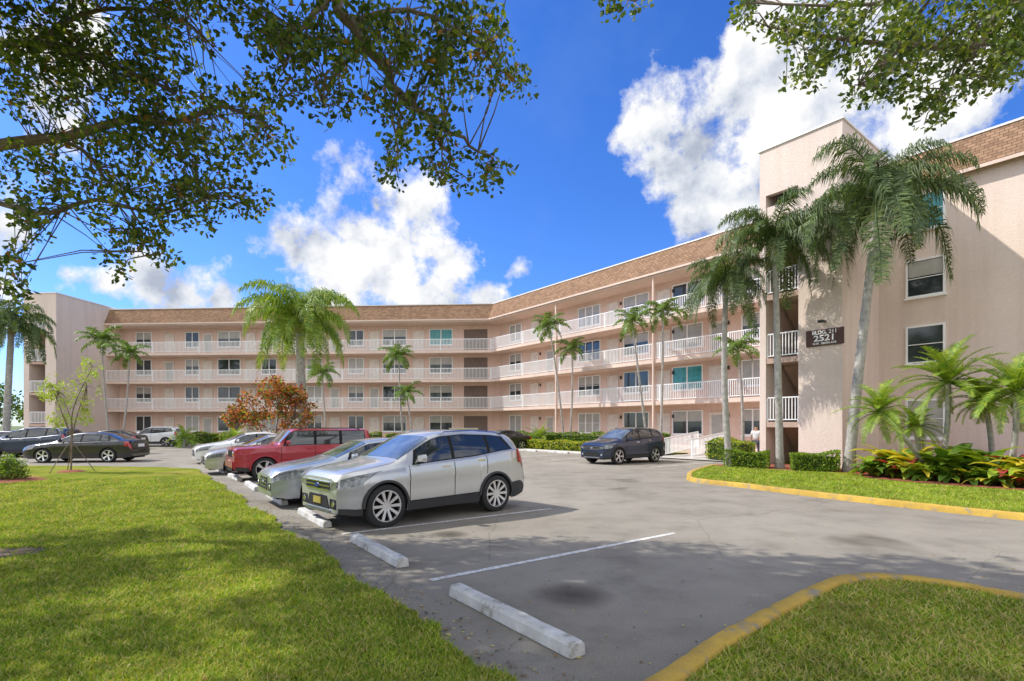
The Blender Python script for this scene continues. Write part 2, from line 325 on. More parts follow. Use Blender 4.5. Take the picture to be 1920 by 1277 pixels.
def line(a,b,wd,label):
    d=(b-a).normalized(); s=Vector((d.y,-d.x,0))*wd/2; m=MB(); n=30; vs=[]
    for i in range(n+1):
        p=a.lerp(b,i/n); w_=1+random.uniform(-.15,.15); vs+=[(p.x-s.x*w_,p.y-s.y*w_,.005),(p.x+s.x*w_,p.y+s.y*w_,.005)]
    m.add(vs,[(2*i,2*i+1,2*i+3,2*i+2) for i in range(n)]); m2=m.build('parking_line','line')
    if m2.data.polygons[0].normal.z<0: m2.data.flip_normals()
    struct(m2,label,'road marking')
for j in range(0,9):
    a=Vector((-.92,5.91,0))-rr*3.1*j
    line(a,a+mm_*4.4,.09,'faded white stall line number %d counted from the camera'%(j+1))
for j in range(0,7):
    a=W(23.8+1.55-3.05*j,5.0); line(a,a+RN*5,.1,'white stall line facing the right wing, %d from the ramp'%(j+1))
# ---------------------------------------------------------------- wheel stops
def stop_mesh():
    b=MB(); xs=[-.92,-.90]+[round(-.8+.2*i,2) for i in range(9)]+[.90,.92]; rows=[]
    for x in xs:
        e=.014 if abs(x)>.91 else random.uniform(0,.006)
        rows.append([(x,-.085+e,0),(x,-.075+e,.085),(x,-.05+e,.115-e),(x,.05-e,.115-e),(x,.075-e,.085),(x,.085-e,0)])
    vs=[p for r in rows for p in r]; k=6
    fs=[(i*k+j,(i+1)*k+j,(i+1)*k+j+1,i*k+j+1) for i in range(len(xs)-1) for j in range(k-1)]
    fs+=[tuple(range(k)),tuple((len(xs)-1)*k+j for j in range(k-1,-1,-1))]
    b.add(vs,fs); return b.mesh('wheel_stop','stop')
sm=stop_mesh(); sa=math.atan2(rr.y,rr.x)
names={0:'nearest white concrete wheel stop beside the yellow kerb',1:'second white concrete wheel stop in the empty stall beside the silver SUV',2:'white concrete wheel stop under the nose of the silver SUV',3:'white concrete wheel stop before the bluish silver sedan',4:'white concrete wheel stop of the empty stall before the red SUV',5:'white concrete wheel stop before the red SUV',6:'white concrete wheel stop before the champagne sedan',7:'white concrete wheel stop between champagne and white sedans',8:'white concrete wheel stop before the white sedan'}
for k in range(9):
    p=Vector((-.044,4.68,0))-rr*3.1*k
    tag(ob('wheel_stop',sm,None,(p.x,p.y,.006),sa+random.uniform(-.03,.03)),names[k],'wheel stop','wheel stops along the lawn')
for k in range(6):
    p=W(20.8-3.05*k,5.25); tag(ob('wheel_stop',sm,None,(p.x,p.y,.006),RA),'small white wheel stop facing the right wing, %d left of the dark blue SUV'%(k+1),'wheel stop','wheel stops along the building')
# ---------------------------------------------------------------- building
FL=[.45,3.32,6.01,8.70]; EAVE=11.5; TOP=13.0; TLW=-37.2; TRW=28.2
bld=thing('apartment_building','four storey pink apartment building with white balcony railings and brown shingle mansard','building',O)
def bp(name,b,m,fr=None,parent=None,**k):
    o=b.build(name,m,parent or bld,**k)
    if fr=='R': o.rotation_euler.z=RA
    elif fr=='L': o.rotation_euler.z=LA
    elif fr is None: o.location=-O
    return o
def outline(n0,n1,tl=TLW,tr=TRW): return [WL(tl,n0),corner(n0),W(tr,n0),W(tr,n1),corner(n1),WL(tl,n1)]
b=MB(); b.prism([(p.x,p.y) for p in outline(-1.6,-11)],-.05,12.2); bp('wall',b,'pink')
for z in FL:
    b=MB(); b.prism([(p.x,p.y) for p in outline(.06,-1.65)],z-.24 if z>1 else -.05,z); bp('floor_slab',b,'slab')
b=MB(); b.prism([(p.x,p.y) for p in outline(.22,-1.65)],EAVE-.2,EAVE-.01); bp('soffit',b,'slab')
def mans(fr,t0,t1,cs,n0=.32,n1=-.4):
    z0=EAVE;z1=TOP
    f=lambda n:(corner(n)-O).dot(RD if fr=='R' else LD)
    a0,a1=(f(n0),f(n1)) if (fr=='R' and cs) else (t0,t0)
    c0,c1=(t1,t1) if fr=='R' else (f(n0),f(n1))
    b=MB(); b.quad((a0,-n0,z0),(c0,-n0,z0),(c1,-n1,z1),(a1,-n1,z1)); b.quad((c0,-n0,z0),(a0,-n0,z0),(a0,-n0+.9,z0+.001),(c0,-n0+.9,z0+.001))
    b.quad((c0,-n0,z0),(c0,-n0+4,z0),(c1,-n1+4,z1),(c1,-n1,z1)); b.quad((a0,-n0,z0),(a1,-n1,z1),(a1,-n1+4,z1),(a0,-n0+4,z0))
    o=bp('mansard_roof',b,'shingle',fr)
    c=MB(); c.box(a1+.01,c1-.01,-n1-.06,-n1+.14,z1-.01,z1+.07); c.build('roof_cap','cap',o)
    g=MB(); g.box(a0+.01,c0-.01,-n0-.04,-n0+.02,z0-.1,z0+.02); g.build('fascia','slab',o)
mans('R',0,TRW,True); mans('L',TLW,0,False)
mans('R',31.05,47.5,False,n0=2.12,n1=1.4)
b=MB(); b.prism([(p.x,p.y) for p in outline(-.45,-10.5)],12.25,TOP-.03); bp('flat_roof',b,'cap')
b=MB(); b.box(31.05,47.5,-1.8,9.4,-.05,EAVE-.005); bp('wall',b,'beige','R')
b=MB(); b.box(31.06,47.4,-1.35,9.4,EAVE,TOP-.02); bp('flat_roof',b,'cap','R')
def railing(x0,x1,h=1.05):
    b=MB(); b.box(x0,x1,-.03,.03,h-.05,h); b.box(x0,x1,-.02,.02,.08,.12)
    n=int((x1-x0)/.125)
    for i in range(n+1):
        x=x0+(x1-x0)*i/n; wdt=.03 if i in(0,n) else .016
        b.box(x-wdt,x+wdt,-wdt,wdt,0 if i in(0,n) else .12,h-.05)
    return b
for fi in (1,2,3):
    z=FL[fi]
    nb=8
    for i in range(nb):
        a=TLW+(-TLW)*i/nb; c=TLW+(-TLW)*(i+1)/nb
        o=railing(a+.02,c-.02).build('railing','white',bld); o.rotation_euler.z=LA; o.location=(0,0,z+.002)
    nb=6; TT=27.8
    for i in range(nb):
        o=railing(TT*i/nb+.02,TT*(i+1)/nb-.02).build('railing','white',bld); o.rotation_euler.z=RA; o.location=(0,0,z+.002)
cache={}
def wmesh(wd,h,n):
    k=(wd,h,n)
    if k not in cache:
        f=MB(); t=.07
        f.box(-wd/2-t,wd/2+t,-.06,0.02,-t,0);f.box(-wd/2-t,wd/2+t,-.06,.02,h,h+t)
        f.box(-wd/2-t,-wd/2,-.06,.02,0,h);f.box(wd/2,wd/2+t,-.06,.02,0,h)
        for i in range(1,n): x=-wd/2+wd*i/n; f.box(x-.04,x+.04,-.055,.02,0,h)
        if n!=2: f.box(-wd/2,wd/2,-.05,.0,h*.5-.015,h*.5+.015)
        f.box(-wd/2-.12,wd/2+.12,-.1,.02,-t-.07,-t-.003)
        fm=f.mesh('window','white'); ps=[]
        for mm in ('glass','blind','teal'):
            p=MB(); p.box(-wd/2,wd/2,-.02,.015,0,h); ps.append(p.mesh('pane',mm))
        bl=MB(); bl.box(-wd/2+.02,wd/2-.02,-.028,-.02,h*.55,h-.02); 
        cache[k]=(fm,ps,bl.mesh('blind','blind'))
    return cache[k]
def window(fr,t,n,z,wd,h,np_=2,pi=None):
    fm,ps,bl=wmesh(wd,h,np_); d=(RD,RN,RA) if fr=='R' else (LD,LN,LA)
    p=d[0]*t+d[1]*n; o=ob('window',fm,bld,(p.x,p.y,z),d[2])
    if pi is None: pi=random.choices([0,1,2],[.78,.17,.05])[0]
    ob('pane',ps[pi],o)
    if pi==0 and random.random()<.45: ob('blind',bl,o)
dm=MB(); dm.box(-.46,.46,-.045,.01,0,2.06); 
for (x0,x1,z0,z1) in((-.52,-.46,0,2.06),(.46,.52,0,2.06),(-.52,.52,2.06,2.12)): dm.box(x0,x1,-.08,.01,z0,z1)
dmesh=dm.mesh('door','door')
km=MB(); km.box(.34,.4,-.09,-.04,.95,1.05); kmesh=km.mesh('handle','chrome')
pm=MB(); pm.box(-.35,.35,-.052,-.04,.15,1.95); pmesh=pm.mesh('screen_panel','blind')
def door(fr,t,n,z):
    d=(RD,RN,RA) if fr=='R' else (LD,LN,LA); p=d[0]*t+d[1]*n; o=ob('door',dmesh,bld,(p.x,p.y,z),d[2]); ob('handle',kmesh,o)
    if random.random()<.35: ob('screen_panel',pmesh,o)
Lw=[(270,1.5),(361,1.3),(430,2.2),(505,1.4),(590,1.4),(668,1.4),(740,2.2),(827,2.1)]
Ld=[318,390,470,545,628,702,785]
Rw=[(967,1.6),(1105,2.2),(1193,2.1),(1289,2.1),(1412,1.2)]
Rdo=[1003,1032,1150,1245,1345]
for fi,z in enumerate(FL):
    for u,wd in Lw: window('L',t_at(u,-1.6,False),-1.6,z+.8,wd,1.4,2)
    for u in Ld: door('L',t_at(u,-1.6,False),-1.6,z+.003)
    for u,wd in Rw: window('R',t_at(u,-1.6),-1.6,z+.8,wd,1.4,3 if wd>2.15 else 2)
    for u in Rdo: door('R',t_at(u,-1.6),-1.6,z+.003)
    o=MB(); a=t_at(870,-1.6,False); c=t_at(914,-1.6,False); o.box(a,c,1.57,1.65,z+.003,z+2.2); bp('passage_shade_panel',o,'dark','L')  # flat panel on the wall, the passage's shade put into its dark colour
    for u in Rdo:
        q=MB(); t=t_at(u,-1.6)+.75; q.box(t-.05,t+.05,1.5,1.59,z+1.8,z+2.02); bp('wall_lamp',q,'plastic','R')
for t in (8.9,18.1): 
    q=MB(); q.box(t-.05,t+.05,-.16,-.065,.1,EAVE-.1); bp('downspout',q,'slab','R')
for z,h,pi in ((1.3,1.45,1),(4.35,1.4,0),(7.05,1.4,0),(9.75,1.35,2)):
    window('R',t_at(1735,1.8),1.8,z,1.15,h,1,pi)
    window('R',t_at(1735,1.8)+6.5,1.8,z,1.15,h,1,0)
# right tower
T0,T1,TF=27.85,31.05,5.7; tz=13.5
tw=MB()
a=t_at(1436,TF); c=t_at(1497,TF)
tw.box(T0,a,-TF,1.0,-.05,tz); tw.box(c,T1,-TF,-TF+.25,-.05,tz); tw.box(T1-.25,T1,-TF+.25,1.0,-.05,tz)
tw.box(a,c,-TF,-TF+.25,11.55,tz); tw.box(a,T1-.25,-1.55,-1.3,-.05,tz); tw.box(a,T1-.25,-TF+.25,-1.55,tz-.4,tz-.1)
to=bp('stair_tower',tw,'beige','R')
cp=MB(); cp.box(T0-.06,T1+.06,-TF-.06,1.05,tz,tz+.08); cp.build('roof_cap','cap',to)
for i,z in enumerate((1.9,4.6,7.3,10.0)):
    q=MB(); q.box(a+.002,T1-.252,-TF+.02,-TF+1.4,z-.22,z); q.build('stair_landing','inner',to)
    if i<3: railing(a+.03,c-.03).build('railing','white',to,(0,-TF+.08,z+.002))
    else: q=MB(); q.box(a+.002,c-.002,-TF+.04,-TF+.2,z+.002,z+1.05); q.build('parapet','beige',to)
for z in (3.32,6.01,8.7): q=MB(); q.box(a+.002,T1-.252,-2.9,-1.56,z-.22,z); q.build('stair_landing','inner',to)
for i,z in enumerate((.4,3.32,6.01,8.7)):
    z1=(1.9,4.6,7.3,10.0)[i]; st=MB()
    n=8; top=[]
    for j in range(n):
        y=-2.9-j*.17; zz=z+(z1-z)*(j+1)/n; top+=[(y,zz),(y-.17,zz)]
    prof=[(-2.9,z-.1)]+top+[(-2.9-n*.17,z1-.3)]
    k=len(prof); vs=[(a+.1,y,zz) for y,zz in prof]+[(a+1.1,y,zz) for y,zz in prof]
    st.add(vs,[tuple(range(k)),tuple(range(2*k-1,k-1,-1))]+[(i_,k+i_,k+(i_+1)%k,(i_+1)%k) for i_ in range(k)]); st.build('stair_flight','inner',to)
# sign
dd=RD*t_at(1547,TF)+RN*TF
sg=MB(); sg.box(-.68,.68,-.05,0,-.31,.33)
sgn=thing('building_sign','dark brown sign with white building number 2521 on the stair tower','sign',O+dd+Vector((0,0,5.2))+RN*.01,RA)
sg.build('board','brown',sgn)
def text(s,size,x,z,parent,m='white',y=-.056,name='lettering',sx=1):
    cu=bpy.data.curves.new('lettering','FONT'); cu.body=s; cu.size=size; cu.align_x='CENTER'; cu.extrude=.004; cu.offset=.006*size/.3
    t=bpy.data.objects.new('tmp',cu); col.objects.link(t); bpy.context.view_layer.update()
    me=bpy.data.meshes.new_from_object(t.evaluated_get(bpy.context.evaluated_depsgraph_get())); bpy.data.objects.remove(t)
    me.materials.clear(); me.materials.append(M[m]); o=ob(name,me,parent,(x,y,z)); o.rotation_euler=(R(90),0,0); o.scale=(sx,1,1); return o
text('BLDG. 211',.2,0,.15,sgn); text('2521',.33,0,-.12,sgn,sx=1.2); text('N.W. 104TH AVE',.115,0,-.255,sgn)
fl=MB(); fl.box(-.05,.05,-.35,0,0,.05); fl.box(-.1,.1,-.45,-.28,-.05,.04)
tag(fl.build('sign_floodlight','plastic',None,O+dd+Vector((-.0,0,5.8)),RA),'small dark floodlight above the building number sign','lamp')
# left tower
lt=MB(); X0,X1,NF=TLW-3.0,TLW,5.2
zz=13.2
lt.box(X0,X0+.5,-NF,1.6,-.05,zz); lt.box(X0+2.0,X1,-NF,-NF+.3,-.05,zz); lt.box(X1-.3,X1,-NF+.3,1.6,-.05,zz)
lt.box(X0+.5,X0+2.0,-NF,-NF+.3,11.4,zz); lt.box(X0+.5,X1-.3,-1.6,1.6,-.05,zz); lt.box(X0+.5,X1-.3,-NF+.3,-1.6,zz-.4,zz-.1)
lo=bp('stair_tower',lt,'beige','L')
cp=MB(); cp.box(X0-.06,X1+.06,-NF-.06,1.7,zz,zz+.08); cp.build('roof_cap','cap',lo)
for z in (1.9,4.6,7.3,10.0): q=MB(); q.box(X0+.502,X1-.302,-NF+.02,-NF+1.5,z-.22,z); q.build('stair_landing','inner',lo); railing(X0+.53,X0+1.97).build('railing','white',lo,(0,-NF+.08,z+.002))
# ---------------------------------------------------------------- ramp handrail
for i,n in enumerate((21.4,23.2)):
    h=thing('ramp_handrail','white picket handrail on the %s side of the entrance ramp'%('left','right')[i],'handrail',W(n,3.6,.05),RA+R(90),'ramp handrails')
    b=railing(0,3.4,1.0); b.v=[(x,y,z+max(0,.1*x)) for x,y,z in b.v]; b.build('picket_rail','white',h)
    q=MB(); q.tube([(-.5,0,.95),(0,0,.97),(3.4,0,1.34)],.03,8); q.build('grab_rail','white',h)
uc=thing('utility_cabinet','tan metal utility cabinet beside the hedge at the building corner','cabinet',(-3.9,42.5,0))
q=MB(); q.box(-1.1,1.1,-.5,.5,0,1.45); q.build('housing','tanbox',uc); q=MB(); q.box(-1.16,1.16,-.56,.56,1.45,1.55); q.build('lid','tanbox',uc)
# ---------------------------------------------------------------- foliage
def leafquads(cent,size,asp=.5,up=.4,dirs=None):
    n=len(cent); d=rng.normal(size=(n,3)); 
    if dirs is not None: d=d*.6+dirs
    d/=np.linalg.norm(d,axis=1)[:,None]
    nn=rng.normal(size=(n,3)); nn[:,2]+=up*2; s=np.cross(nn,d); s/=np.linalg.norm(s,axis=1)[:,None]+1e-9
    L=(size*rng.uniform(.6,1.25,n))[:,None]
    a=d*L*.5; b=s*L*.5*asp; c=cent
    return np.stack([c-a,c+a*.15+b,c+a,c+a*.15-b],1).reshape(-1,3)
def quadmesh(name,v,mats,wts,parent=None,loc=(0,0,0)):
    n=len(v)//4; me=bpy.data.meshes.new(name); me.from_pydata(v.tolist(),[],np.arange(n*4).reshape(n,4).tolist())
    for m in mats: me.materials.append(M[m])
    me.polygons.foreach_set('material_index',rng.choice(len(mats),n,p=np.array(wts)/sum(wts)).astype(np.int32)); me.update()
    return ob(name,me,parent,loc)
def clumps(tips,k,rad,size,asp=.5):
    tips=np.asarray(tips); c=np.repeat(tips,k,0); d=rng.normal(size=c.shape); d/=np.linalg.norm(d,axis=1)[:,None]
    c=c+d*(rad*rng.uniform(.25,1,len(c))**.6)[:,None]; return leafquads(c,size,asp,.4,d*.8)
def inside(p,mg=25):
    if p[1]<.5: return False
    u,v=proj(p); return -mg<u<1920+mg and -mg<v<1277
def circ_tips(circs,dmin,dmax,dens):
    t=[]
    for u,v,r in circs:
        for i in range(max(3,int(r*r*dens))):
            a=random.uniform(0,6.28); q=r*math.sqrt(random.random()); t.append(AT(u+q*math.cos(a),v+q*math.sin(a),random.uniform(dmin,dmax)))
    return t
def wood(branches,tips,maxd=1.7):
    b=MB(); nodes=[]
    for br in branches:
        p=smooth_path([Vector(x) for x in br[0]],5); n=len(p); p=[q+Vector((random.uniform(-.04,.04),)*3) if 0<i<n-1 else q for i,q in enumerate(p)]
        r0,r1=br[1]; b.tube(p,[r0+(r1-r0)*i/(n-1) for i in range(n)],7); nodes+=[(q.copy(),r0+(r1-r0)*i/(n-1)) for i,q in enumerate(p)]
    na=np.array([q[0] for q in nodes])
    for t in tips:
        d_=np.linalg.norm(na-np.array(t),axis=1); j=int(d_.argmin())
        if d_[j]>maxd: continue
        s=nodes[j][0]; mid=s.lerp(t,.5)+Vector((random.uniform(-.1,.1),random.uniform(-.1,.1),random.uniform(.0,.15)))*min(1,d_[j])
        b.tube([s,mid,t],[.012,.008,.004],4,cap=False)
    return b
lc=[(60,60,112),(200,50,118),(330,50,80),(60,180,56),(220,165,92),(330,200,84),(430,230,70),(500,260,46),(480,180,36),(60,340,74),(180,330,94),(300,310,84),(400,310,74),(460,375,42),(350,380,55),(240,420,55),(290,450,46),(220,490,32),(60,400,40),(5,505,46),(15,560,32),(120,110,78)]
tipsL=circ_tips(lc,7.2,9.4,1/185)
def shade_ok(x,y,th=-.15): 
    return math.sin(x*1.9+y*1.1)+math.sin(y*2.4-x*1.0+1)+random.uniform(-.35,.35)>th
offt=[]
for i in range(10500):
    p=Vector((random.uniform(-19,-2),random.uniform(-3,12),random.uniform(7.4,9.6)))
    q=p-S*((p.z-8.5)/S.z)
    if inside(p,60) or not shade_ok(q.x,q.y,-.1 if q.x<-9.5 else -1.0): continue
    if ((p.x+10.5)/8.5)**2+((p.y-4.2)/6.6)**2>1: continue
    offt.append(p)
for i in range(2200):   # denser bough that shades the empty stall
    p=Vector((random.uniform(-9.5,-4),random.uniform(4.5,9),random.uniform(7.8,10.6)))
    if inside(p,60): continue
    if random.random()<.5 or shade_ok(p.x*1.6,p.y*1.6,.2): offt.append(p)
BL=Vector((-12.5,5,.03)); tree=thing('shade_tree','large leafy tree reaching into the upper left of the view','tree',BL)
brs=[([(-12.5,5,0),(-12.4,5.1,2),(-12.2,5.3,3.8)],(.34,.24)),
([(-12.2,5.3,3.8),AT(-300,340,8.8),AT(0,272,8.5),AT(120,258,8.4),AT(240,225,8.2),AT(330,228,8.1),AT(420,200,8),AT(500,235,7.8)],(.12,.015)),
([(-12.2,5.3,3.6),AT(-250,120,9),AT(60,80,8.6),AT(200,120,8.2),AT(330,175,8)],(.11,.015)),
([AT(-150,330,8.7),AT(60,400,8.4),AT(180,375,8.2),AT(300,400,8.1),AT(380,370,8)],(.05,.012)),
([AT(120,258,8.4),AT(200,330,8.2),AT(250,410,8),AT(270,480,8)],(.035,.01)),
([(-12.2,5.3,3.8),(-11.5,4.5,6.5),(-9,4,8.2),(-6,5,8.8),(-4,5.5,8.7)],(.2,.05)),
([AT(60,80,8.6),AT(180,20,8.4),AT(320,30,8.2),AT(400,90,8)],(.045,.01)),
([(-11.5,4.5,6.5),(-12,1,8),(-11,-1,9)],(.15,.04)),([(-9,4,8.2),(-7,1.5,8.6),(-4,1,9)],(.1,.03))]
wood(brs,tipsL).build('trunk','bark',tree,-BL,smooth=True)
quadmesh('crown',np.concatenate([clumps(tipsL,20,.2,.1,.66),clumps(offt,9,.32,.18,.7)]),['lf1','lf2','lf3','lf4'],[.35,.37,.24,.04],tree,-BL)
cc_=[(450,15,54),(560,55,64),(640,40,80),(590,130,60),(540,175,34),(620,195,34),(700,120,78),(800,60,84),(880,50,60),(860,130,70),(960,160,33),(955,130,23),(760,215,53),(830,270,53),(740,295,33),(905,315,39),(830,335,31),(925,90,27),(740,330,19),(520,90,44)]
tipsC=circ_tips(cc_,5.9,7.6,1/178)+circ_tips([(1150,0,32),(1190,8,22)],6.5,7.5,1/150)
BC=Vector((-2.2,-4.5,.03)); tree=thing('shade_tree','tree whose drooping bough hangs into the top centre of the view','tree',BC)
brs=[([BC,(-2.3,-4.3,3),(-2.3,-4,5)],(.3,.22)),([(-2.3,-4,5),(-2.8,0,8.5),AT(540,-260,6.8),AT(625,-10,6.8),AT(690,80,6.8),AT(740,160,6.8),AT(790,210,6.8),AT(850,250,6.8),AT(925,300,6.8)],(.12,.012)),
([AT(625,-10,6.8),AT(560,60,6.7),AT(540,120,6.6),AT(540,180,6.6)],(.035,.01)),([AT(660,40,6.8),AT(760,20,6.7),AT(880,70,6.8),AT(955,145,7)],(.04,.01)),([AT(740,160,6.8),AT(750,230,6.8),AT(735,320,6.8)],(.025,.01)),([AT(540,-260,6.8),AT(900,-120,6.9),AT(1150,-20,7),AT(1190,5,7)],(.05,.01)),([AT(690,80,6.8),AT(620,150,6.7),AT(610,200,6.7)],(.03,.01)),([AT(790,210,6.8),AT(840,290,6.8),AT(830,340,6.8)],(.025,.01))]
offc=[]
for i in range(2200):
    p=Vector((random.uniform(-8,3),random.uniform(-7,5.2),random.uniform(7.2,9.2)))
    q=p-S*((p.z-8.5)/S.z)
    if inside(p,60) or not shade_ok(q.x,q.y,-.2): continue
    offc.append(p)
wood(brs,tipsC).build('trunk','bark',tree,-BC,smooth=True)
quadmesh('crown',np.concatenate([clumps(tipsC,20,.17,.09,.66),clumps(offc,9,.32,.18,.7)]),['lf1','lf2','lf3','lf4'],[.4,.37,.2,.03],tree,-BC)
rc=[(1400,15,44),(1480,55,46),(1560,45,75),(1650,50,78),(1740,55,88),(1840,55,98),(1900,30,70),(1530,125,35),(1620,150,44),(1700,160,57),(1780,180,44),(1745,215,27),(1850,140,40),(1490,150,24),(1900,100,48)]
tipsR=circ_tips(rc,6.8,8.4,1/175)
BR=Vector((12.5,3.2,.1)); tree=thing('shade_tree','tree whose sparse bough hangs into the upper right corner of the view','tree',BR)
brs=[([BR,(12.3,3.4,3),(12,3.8,5)],(.28,.2)),([(12,3.8,5),(11,5.5,7.8),AT(1935,-10,7.8),AT(1840,80,7.6),AT(1700,85,7.6),AT(1560,70,7.6),AT(1440,50,7.5)],(.1,.012)),([AT(1840,80,7.6),AT(1790,140,7.6),AT(1750,200,7.6)],(.03,.01)),([AT(1700,85,7.6),AT(1640,130,7.6),AT(1610,160,7.6)],(.03,.01)),([AT(1935,-10,7.8),AT(1750,-10,7.6),AT(1600,10,7.6),AT(1400,5,7.5)],(.05,.01)),([AT(1935,-10,7.8),AT(1900,60,7.6),AT(1860,130,7.6)],(.03,.01))]
wood(brs,tipsR).build('trunk','bark',tree,-BR,smooth=True)
quadmesh('crown',clumps(tipsR,21,.19,.095,.66),['lf1','lf2','lf3'],[.3,.4,.3],tree,-BR)
def blobtips(blobs,n):
    t=[]
    for i in range(n):
        c,r=random.choice(blobs); d=Vector(rng.normal(size=3)).normalized()*random.uniform(.35,1)**.5; t.append(Vector((c[0]+d.x*r[0],c[1]+d.y*r[1],c[2]+d.z*r[2])))
    return t
def bush_tree(label,base,blobs,n,k,rad,size,mats,wts,stems,name='ornamental_tree',tr=.06,cat='tree'):
    base=Vector(base); t=thing(name,label,cat,base)
    tips=blobtips(blobs,n); b=MB()
    for s in stems: b.tube(smooth_path([Vector(x) for x in s],4),[tr*(1-.7*i/((len(s)-1)*4)) for i in range((len(s)-1)*4+1)],6)
    en=[Vector(s[-1]) for s in stems]
    for q in tips[::3]:
        e=min(en,key=lambda a:(a-q).length); b.tube([e,e.lerp(q,.5)+Vector((0,0,.05)),q],[tr*.3,tr*.2,.004],4,cap=False)
    b.build('trunk','bark',t,smooth=True); quadmesh('crown',clumps(tips,k,rad,size),mats,wts,t)
    return t
ox,oy=AT(508,798,27).x,27
bush_tree('loose ornamental tree with rusty orange, dark red and green leaves',(ox,oy,0),[((-1.1,0,2.6),(1.0,1,.8)),((.5,.1,2.8),(1.1,1,1.0)),((1.5,0,2.5),(.9,.9,.9)),((0.2,0,3.6),(.9,.9,.6)),((-1.8,0,2.2),(.6,.7,.5)),((.1,0,1.9),(1.2,1,.6)),((1.2,0,3.3),(.6,.6,.5))],280,18,.24,.18,['or1','or2','lf1','lf2','hd2'],[.42,.24,.13,.13,.08],[[(0,0,0),(-.2,0,.8),(-.8,0,2.2)],[(.05,0,0),(.2,0,.9),(.4,0,2.5)],[(.1,0,0),(.5,0,.9),(1.2,0,2.2)]])
sb=G(133,886); 
bush_tree('thin young sapling with sparse lime leaves on the lawn',(sb.x,sb.y,.03),[((-.4,0,2.8),(.6,.5,.5)),((.5,0,3.2),(.6,.5,.7)),((0,0,2.4),(.5,.5,.5)),((.8,0,3.9),(.4,.4,.4)),((-.7,0,3.3),(.4,.3,.3)),((-.9,0,2.9),(.3,.3,.2)),((.5,0,2.0),(.4,.3,.3)),((-.4,0,1.9),(.4,.3,.3))],170,9,.15,.11,['sp1','hd2'],[.7,.3],[[(0,0,0),(.03,0,1.2),(0,0,2),(-.5,0,3)],[(.02,0,1.1),(.2,0,2),(.6,0,3.2)],[(0,0,1.4),(-.3,0,2.1),(-.7,0,3.2)],[(.02,0,1.3),(.1,0,2.4),(.8,0,3.9)]],'sapling',.03)
st=thing('tree_stakes','thin brown stakes bracing the young sapling','stakes',(sb.x,sb.y,.03)); 
for a in (.3,2.4,4.5):
    q=MB(); q.tube([(math.cos(a)*.75,math.sin(a)*.75,0),(math.cos(a)*.06,math.sin(a)*.06,1.1)],.015,5); q.build('stake','bark',st)
q=MB(); q.lathe([(.02,.06),(.3,.05),(.42,.01),(.45,0)],18,axis='z'); tag(q.build('mulch_ring','mulch',None,(sb.x,sb.y,.032)),'ring of red mulch round the foot of the sapling','mulch')
def hedge(label,a,b_,wd,h,mats,wts,name='hedge',size=.07,dens=420,z0=.08):
    a=Vector(a);b_=Vector(b_); L=(b_-a).length; d=(b_-a).normalized(); s=Vector((-d.y,d.x,0))
    n=int(dens*(L*wd+2*L*h+2*wd*h)); n=min(n,16000); P=[]
    for i in range(n):
        x=random.uniform(0,L); y=random.uniform(-wd/2,wd/2); z=random.uniform(.05,h); f=random.random(); A=L*wd/(L*wd+2*L*h)
        if f<A: z=h-abs(random.gauss(0,.04))
        elif f<A+(1-A)*.75: y=(-1 if random.random()<.7 else 1)*(wd/2-abs(random.gauss(0,.04)))
        else: x=random.choice((.02,L-.02))
        bu=.09*math.sin(x*2.3+a.x)+.06*math.sin(x*5.1)
        P.append(a+d*x+s*y+Vector((0,0,z*(1+bu)+z0)))
    c=(a+b_)/2
    t=thing(name,label,'hedge',(c.x,c.y,z0))
    P=np.array([p-Vector((c.x,c.y,z0)) for p in P])
    quadmesh('foliage',leafquads(P,size,.6,.3),mats,wts,t)
    core=MB(); an=math.atan2(d.y,d.x); core.box(-L/2+.1,L/2-.1,-wd/2+.1,wd/2-.1,0,h-.14); core.build('inner_branches','lf1',t,rz=an)
    return t
hedge('low clipped green hedge left of the palm before the stair tower',(8.6,21.1,0),(10.0,20.3,0),.9,.68,['hd1','hd2','lf2'],[.35,.55,.1],size=.08,dens=700)
hedge('low clipped green hedge between the two tall palms before the tower',(10.4,19.5,0),(11.8,18.9,0),.9,.68,['hd1','hd2','lf2'],[.35,.55,.1],size=.08,dens=700)
hedge('yellow green hedge beside the entrance path and ramp',W(26.6,4.4),W(24.4,3.6),1.0,.95,['hd2','hd1','hd3'],[.45,.35,.2],size=.09)
hedge('yellow green shrubs left of the white ramp handrail',W(17.5,3.2),W(20.5,3.2),1.1,.8,['hd2','hd3','hd1'],[.45,.35,.2],size=.1)
hedge('long lime hedge under the right wing near the corner',W(3,3.4),W(15.5,3.4),1.0,.62,['hd2','hd3','hd1'],[.5,.35,.15],size=.12,dens=220)
hedge('dark green hedge against the right wing wall',W(2,1.4),W(20,1.4),.9,1.1,['hd1','hd2'],[.7,.3],size=.13,dens=180)
for i in range(4):
    hedge('dark green hedge under the left wing, %s section'%('rightmost','third','second','leftmost')[i],WL(-2-7.6*i,2.2),WL(-9-7.6*i,2.2),1.0,1.0,['hd1','hd3','hd2'],[.6,.1,.3],size=.13,dens=200)
def ball(label,c,r,mats,wts,size=.08,n=120,k=16,name='bush',st=.12):
    c=Vector(c); t=thing(name,label,'bush',c)
    tips=[Vector((d[0]*r[0]*q,d[1]*r[1]*q,abs(d[2])*r[2]*q+.1)) for d,q in ((Vector(rng.normal(size=3)).normalized(),random.uniform(.6,1)) for i in range(n))]
    b=MB(); 
    for q in tips[::4]: b.tube([(0,0,0),q*.5,q],[.02,.012,.005],4,cap=False)
    b.build('stems','bark',t); quadmesh('foliage',clumps(tips,k,st,size),mats,wts,t)
